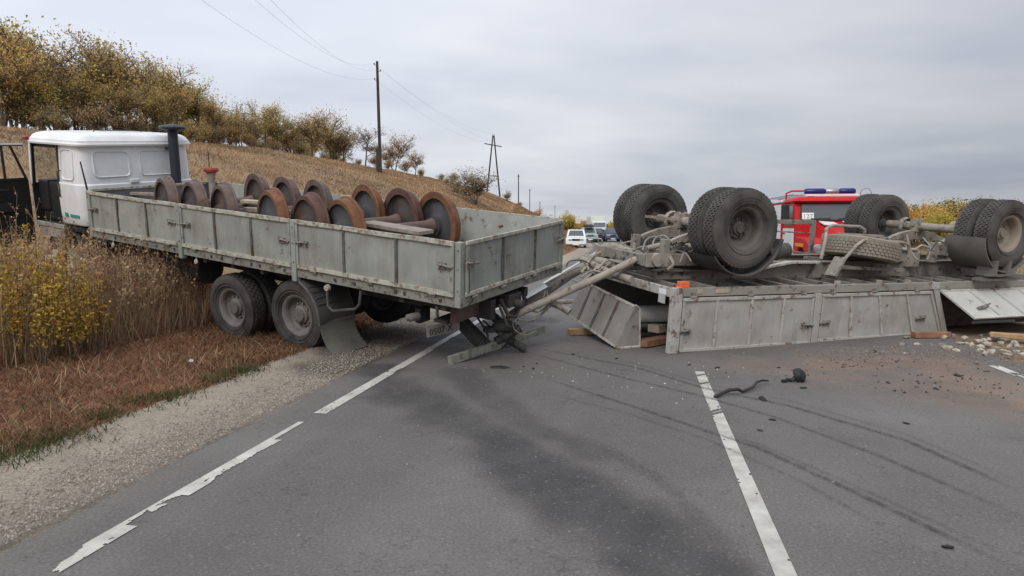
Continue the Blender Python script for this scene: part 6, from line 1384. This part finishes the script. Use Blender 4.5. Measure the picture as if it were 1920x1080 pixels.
def fire_engine(pos, rz):
    t = thing('fire_engine', 'red and white fire engine with blue light bar behind the overturned trailer', 'fire engine', pos, rz)
    g = .55
    # bonnet: sloping, narrower to the front
    b = loft([[(x, y*w_, z) for y, z in ((-.62, .95), (-.72, 1.45), (-.55, 1.78+dz), (0, 1.84+dz), (.55, 1.78+dz), (.72, 1.45), (.62, .95))] for x, w_, dz in ((1.75, .80, -.20), (1.72, .84, -.16), (.9, .95, -.05), (.02, 1.12, .08))]); b.build('bonnet', M_red, t, smooth=40)
    b = MB(); b.box((1.74, -.52, .95), (1.80, .52, 1.5)); gr = b.build('grille', M_black, t)
    for k in range(9):
        b = MB(); b.box((1.80, -.50+k*.115, .97), (1.83, -.46+k*.115, 1.48)); b.build('grille_bar', M_white, gr)
    for y0, y1 in ((.12, .55), (-.55, -.12)):
        b = MB(); b.add([(.25, y0, 1.925), (.25, y1, 1.895), (.85, y1*.95, 1.80), (.85, y0, 1.825), (.25, y0, 1.90), (.25, y1, 1.87), (.85, y1*.95, 1.775), (.85, y0, 1.80)], [(0,1,2,3), (7,6,5,4), (0,4,5,1), (1,5,6,2), (2,6,7,3), (3,7,4,0)]); b.build('bonnet_panel', M_white, t)
    for s_ in (-1, 1):
        b = MB(); pts = [(.05, .75), (.05, 1.30), (.30, 1.46), (1.35, 1.42), (1.68, 1.28), (1.80, 1.05), (1.80, .78), (1.42, .95), (1.05, 1.12), (.65, 1.12), (.35, .95)]
        b.prism(pts, min(s_*.66, s_*1.20), max(s_*.66, s_*1.20)); f_ = b.build('fender', M_red, t, bevel=.04)
        b = MB(); b.lathe([(0, .06), (.12, .05), (.14, 0)], 14, (1.80, s_*.95, 1.12), axis='x'); b.build('headlight', M_silver, f_, smooth=40)
        b = MB(); b.box((.25, min(s_*1.203, s_*1.212), 1.16), (1.2, max(s_*1.203, s_*1.212), 1.26)); b.build('stripe', M_yellow, f_)
    b = MB(); b.box((1.80, -1.15, .62), (1.95, 1.15, .86)); b.build('bumper', M_white, t, bevel=.03)
    # cab
    cabp = [(-1.55, .75), (-1.55, 2.50), (-.15, 2.50), (.02, 1.90), (.02, .75)]
    b = MB(); b.prism(cabp, -1.19, 1.19); cb = b.build('cab', M_red, t, bevel=.06)
    b = loft([[(x, y, z) for x, y in rr_plan(x0, x1, -hy, hy, .15)] for x0, x1, hy, z in ((-1.62, .0, 1.20, 2.49), (-1.62, .06, 1.25, 2.54), (-1.6, .02, 1.22, 2.61), (-1.5, -.15, 1.05, 2.68))]); b.build('roof', M_red, t, smooth=40)
    A, B_, Cc, D_ = (.032, -1.02, 1.95), (.032, 1.02, 1.95), (-.118, .98, 2.47), (-.118, -.98, 2.47); nn = Vector((.96, 0, .28))
    b = MB(); b.add([tuple(Vector(q)+nn*.015) for q in (A, B_, Cc, D_)]+[tuple(Vector(q)-nn*.02) for q in (A, B_, Cc, D_)], [(0,1,2,3), (7,6,5,4), (0,4,5,1), (1,5,6,2), (2,6,7,3), (3,7,4,0)]); ws_ = b.build('windscreen', M_glassgrey, t)
    for p0, p1 in ((A, B_), (B_, Cc), (Cc, D_), (D_, A)):
        b = MB(); b.bar(Vector(p0)+nn*.016, Vector(p1)+nn*.016, .035, .02, nn); b.build('windscreen_seal', M_black, ws_)
    b = MB(); c0 = Vector((.040, -.98, 1.97)); ux = Vector((0, 1, 0)); uz = Vector((-.15, 0, .52)).normalized(); b.quad(c0+nn*.022, c0+nn*.022+ux*.34, c0+nn*.022+ux*.34+uz*.21, c0+nn*.022+uz*.21, .004); cd = b.build('number_card', M_white, ws_)
    tm = link('card_digits', text_mesh('127', .20, pm('card_ink', (.16, .22, .24), .6, 0), 'card_digits'), cd); tm.matrix_local = Matrix.Translation(c0+nn*.032+ux*.015+uz*.03) @ Matrix((ux, uz, nn)).transposed().to_4x4()
    for y in (-.45, .35):
        b = MB(); b.bar(Vector((.05, y+.30, 2.0))+nn*.03, Vector((.05, y-.28, 1.99))+nn*.03, .02, .015, nn); b.build('wiper', M_black, ws_)
    for s_ in (-1, 1):
        b = MB(); yo = s_*1.195; b.box((-1.25, min(yo, yo+s_*.008), 1.80), (-.20, max(yo, yo+s_*.008), 2.40)); b.build('side_window', M_glass, t)
        b = MB(); b.box((-1.50, min(yo, yo+s_*.012), .85), (-.04, max(yo, yo+s_*.012), 1.70)); d_ = b.build('door', M_white, t); 
        b = MB(); b.box((-1.4, yo+s_*.012 if s_ > 0 else yo-.04, 1.52), (-1.2, yo+.04 if s_ > 0 else yo-.012, 1.56)); b.build('handle', M_black, d_)
        b = MB(); b.bar((.0, s_*1.22, 2.0), (.12, s_*1.50, 2.05), .025, .025); b.box((.09, s_*1.50-.12, 1.85), (.15, s_*1.50+.12, 2.42)); b.build('wing_mirror', M_black, t, bevel=.02)
    # light bar
    b = MB(); b.bar((-.55, -.78, 2.74), (-.55, .78, 2.74), .16, .06); lb = b.build('light_bar', M_white, t)
    for y0, y1, m in ((-.80, -.18, M_blue), (.22, .70, M_blue), (-.175, .215, M_silver)):
        b = MB(); b.tube([(-.55, y0, 2.85), (-.55, y0+.05, 2.85), (-.55, y1-.05, 2.85), (-.55, y1, 2.85)], [.07, .10, .10, .07], 12); b.build('beacon', m, lb, smooth=40)
    b = MB(); b.tube([(-.5, 1.0+.16*math.cos(a), 2.78+.16*math.sin(a)) for a in np.linspace(-.5, 3.6, 9)], .012, 5); b.build('aerial', M_silver, t)
    # body with lockers
    b = MB(); b.box((-5.6, -1.22, .80), (-1.66, 1.22, 2.55)); bd = b.build('body', M_red, t, bevel=.04)
    for s_ in (-1, 1):
        y = s_*1.223
        for x0, x1, z0, z1, m in ((-2.9, -1.72, 1.0, 2.48, M_white), (-4.1, -2.95, 1.0, 2.48, M_red), (-5.5, -4.15, 1.0, 2.48, M_white)):
            b = MB(); b.box((x0, min(y, y+s_*.02), z0), (x1, max(y, y+s_*.02), z1)); l_ = b.build('locker_door', m, bd, bevel=.01)
    b = MB(); b.box((-1.655, -1.15, 1.72), (-1.62, -.72, 2.50)); b.build('front_panel', M_white, bd)
    b = MB(); b.box((-5.5, -1.24, 2.56), (-1.66, 1.24, 2.62)); b.build('roof_edge', M_white, t)
    for y in (-1.0, -.55):
        b = MB(); b.tube([(-5.4, y, 2.80), (-1.2, y, 2.78)], .035, 8); b.build('ladder_rail', M_silver, t)
    for k in range(12):
        b = MB(); b.tube([(-5.2+k*.34, -1.0, 2.80), (-5.2+k*.34, -.55, 2.80)], .018, 6); b.build('ladder_rung', M_silver, t)
    b = MB(); b.tube([(-1.9, -1.05, 2.62), (-1.9, -1.05, 2.86), (-1.75, -.9, 2.93), (-1.75, .2, 2.93), (-1.9, .3, 2.62)], .03, 8); b.build('roof_frame', M_red, t)
    b = MB(); b.tube([(-2.4, -.2, 2.72), (-2.0, -.2, 2.80), (-1.6, -.2, 2.84)], .07, 8); b.build('water_monitor', M_red, t)
    b = MB(); b.box((-5.5, -.5, .55), (1.7, .5, .80)); b.build('chassis', M_black, t)
    for x in (1.0, -3.0, -4.3):
        for y in (-1.0, 1.0): road_wheel(t, x, y, .56, .32)
fe = at(1566, 427, 21.3); fire_engine((fe.x, fe.y, -.06), HD+.02)

# ------------------------------------------------------------------ debris on the ground
def lump(name, label, cat, p, s_, mat, seed=1, sub=2, rough_=.25, group=None, flat=1.0, off_z=.0):
    import bmesh
    bm = bmesh.new(); bmesh.ops.create_icosphere(bm, subdivisions=sub, radius=1); rg = random.Random(seed); ph = [rg.uniform(0, 9) for _ in range(6)]
    for v in bm.verts:
        n = 1+rough_*(math.sin(v.co.x*3.1+ph[0])*math.sin(v.co.y*2.7+ph[1])+.6*math.sin(v.co.z*4.3+ph[2]))+rg.uniform(-.06, .06)
        v.co = Vector((v.co.x*s_[0], v.co.y*s_[1], max(v.co.z, -.55)*s_[2]))*n
    me = bpy.data.meshes.new(name); bm.to_mesh(me); bm.free(); me.materials.append(mat); o = link(name, me, None, (p[0], p[1], p[2]+s_[2]*.5+off_z)); o.rotation_euler = (0, 0, rg.uniform(0, 6)); return tag(o, label, cat, group)
def debris():
    # snaking hose piece on the centre line
    P = [gp(u, v, z) for u, v, z in ((1340, 744, .02), (1352, 738, .03), (1368, 731, .05), (1384, 730, .05), (1392, 734, .02), (1402, 730, .03), (1412, 725, .04), (1420, 716, .06), (1430, 713, .05), (1440, 714, .03))]
    o0 = P[0].copy(); b = MB(); b.tube([p-o0 for p in P], [.016, .018, .019, .018, .015, .015, .016, .014, .012, .010], 8); tag(b.build('broken_hose', M_rubberhose, smooth=50, loc=o0), 'black bent rubber strip snaking right of the centre line', 'hose')
    p = gp(1495, 716); t = thing('lamp_housing', 'broken black round lamp housing lying on the asphalt', 'lamp', p, .4)
    b = MB(); b.lathe([(0, -.05), (.03, -.05), (.075, -.02), (.085, .03), (.08, .05), (.06, .055), (0, .03)], 20, (0, 0, 0), M=Matrix.Translation((.04, 0, .07)) @ Matrix.Rotation(R(35), 4, 'Z') @ Matrix.Rotation(R(-25), 4, 'X')); b.build('shell', M_black, t, smooth=40)
    b = MB(); b.tube([(-.02, .01, .045), (-.07, .02, .02), (-.12, .03, .03), (-.15, .03, .02)], [.028, .018, .02, .012], 7); b.box((-.18, .015, .0), (-.13, .05, .03)); b.build('mount', M_black, t)
    S = [(938, 690, .075, .022, 'largest black shard below the bumper, left of the others'), (1000, 692, .03, .012, 'small black shard right of the largest one'), (1007, 682, .02, .012, 'tiny dark scrap behind the small shard'), (1430, 750, .045, .02, 'dark scrap below the snaking strip'), (1506, 728, .03, .01, 'small dark scrap below the lamp housing'), (1448, 788, .03, .012, 'dark crumb in the right lane, near the tyre mark'),
         (1460, 690, .02, .01, 'tiny scrap left of the lamp housing'), (1345, 690, .04, .008, 'thin dark scrap right of the centre line end'), (1292, 685, .03, .012, 'dark scrap left of the centre line end'), (1075, 665, .02, .012, 'dark crumb in front of the loose gate'), (1156, 673, .02, .01, 'dark crumb below the folded gate end'), (982, 688, .012, .01, 'tiny crumb left of the small shard'), (1795, 705, .045, .015, 'dark scrap in the dirt on the right lane'), (1755, 730, .03, .012, 'dark scrap in the right lane below the dirt'), (1850, 697, .035, .012, 'dark scrap near the right edge line'), (1640, 660, .04, .02, 'dark clod at the foot of the hanging board'), (1665, 718, .03, .01, 'dark crumb in the reddish dirt'), (1425, 808, .02, .01, 'crumb low in the right lane'), (1776, 1028, .02, .012, 'dark pebble near the bottom right'), (1700, 795, .025, .01, 'flat dark chip in the right lane, near the bottom of the dirt')]
    for i, (u, v, r_, h_, lab) in enumerate(S): lump('debris_shard', lab, 'debris', gp(u, v), (r_*1.5, r_*.7, h_), M_black if i % 3 != 2 else M_dark, i+3, 1, .45, 'dark debris on the asphalt')
    G = 'timbers around the trailer'
    def pk(p, q, w_, h, m, lab): plank('timber', p, q, w_, h, m, lab, G)
    z = lambda u, v, h=.0: gp(u, v)+Vector((0, 0, h))
    pk(z(1066, 628, .05), z(1112, 627, .05), .14, .09, M_wood, 'short brown timber on the road left of the loose gate')
    pk(z(1712, 634, .05), z(1778, 633, .05), .12, .085, M_wood_red, 'reddish timber lying at the foot of the hanging boards')
    pk(z(1856, 634, .06), z(1990, 644, .06), .18, .06, M_wood, 'raw plank on the heap under the torn open board')
    pk(z(1202, 652, .06), z(1268, 640, .06), .20, .09, M_wood_red, 'lowest reddish timber under the trailer front')
    pk(z(1203, 634, .17), z(1240, 640, .17), .13, .08, M_wood_red, 'brown timber end under the trailer front, upper left one')
    pk(z(1224, 642, .20), z(1275, 634, .20), .20, .11, M_wood_pale, 'pale timber block under the trailer front')
    pk(z(1755, 612, .05), z(1900, 606, .05), .06, .05, M_taupe_light, 'grey batten lying under the torn open board')
    pk(z(1776, 585, .30), z(1815, 590, .30), .10, .05, M_wood_grey, 'weathered batten poking out behind the leaning post')
    pk(z(1000, 572, .05), z(1075, 568, .05), .14, .05, M_wood_grey, 'grey board on the road beyond the drawbar')
    b = MB(); a, c = at(1190, 590, 10.3), at(1345, 588, 10.0); o0 = a.copy(); b.tube([Vector(), c-o0], .135, 24); o = tag(b.build('white_barrel', M_greycyl, smooth=40, loc=o0), 'white barrel lying inside the overturned trailer front', 'barrel')
    b = MB(); a, c = at(1192, 613, 10.25), at(1340, 609, 9.95); o0 = a.copy(); b.tube([Vector(), c-o0], .085, 16); tag(b.build('black_pipe', M_black, smooth=40, loc=o0), 'black pipe lying below the white barrel', 'pipe')
    rg = random.Random(4); W = [(1868, 655), (1880, 660), (1893, 652), (1850, 648), (1838, 652), (1905, 662), (1876, 645), (1822, 650), (1776, 655), (1890, 668), (1912, 655), (1858, 662), (1800, 646), (1902, 645), (1918, 668), (1845, 640)]
    for i, (u, v) in enumerate(W):
        lump('white_stone', 'pale broken stone in the heap at the right end of the trailer', 'stone', gp(u, v), (rg.uniform(.035, .065),)*2+(rg.uniform(.03, .045),), M_stone, i+40, 1, .3, 'pale stones in the right hand heap')
    for i in range(46):
        u, v = rg.gauss(1830, 70), rg.gauss(645, 11); lump('rubble_stone', 'small brown stone in the spilled heap beside the trailer', 'stone', gp(u, max(v, 615)), (rg.uniform(.025, .06),)*2+(rg.uniform(.02, .04),), M_concrete if rg.random() < .35 else M_under, i+90, 1, .35, 'small stones in the spilled heap')
    p = at(112, 474, 11.3); zb = hz(p.x, p.y); lump('concrete_block', 'pale weathered concrete lump under the truck front, in the weeds', 'concrete block', (p.x, p.y, zb), (.42, .36, max(.35, (at(112, 452, 11.3).z-zb)*.62)), M_concrete, 5, 3, .12)
    p = gp(268, 645); 
    for i, (u, v) in enumerate(((346, 607), (275, 640), (358, 678))): lump('litter', ('white scrap of litter in the weeds beside the front of the truck wheels', 'white litter scrap at the foot of the weeds', 'small white scrap on the red verge grass')[i], 'litter', gp(u, v, .1), (.028, .02, .02), M_greycyl, i+200, 1, .4, 'white litter scraps')
debris()
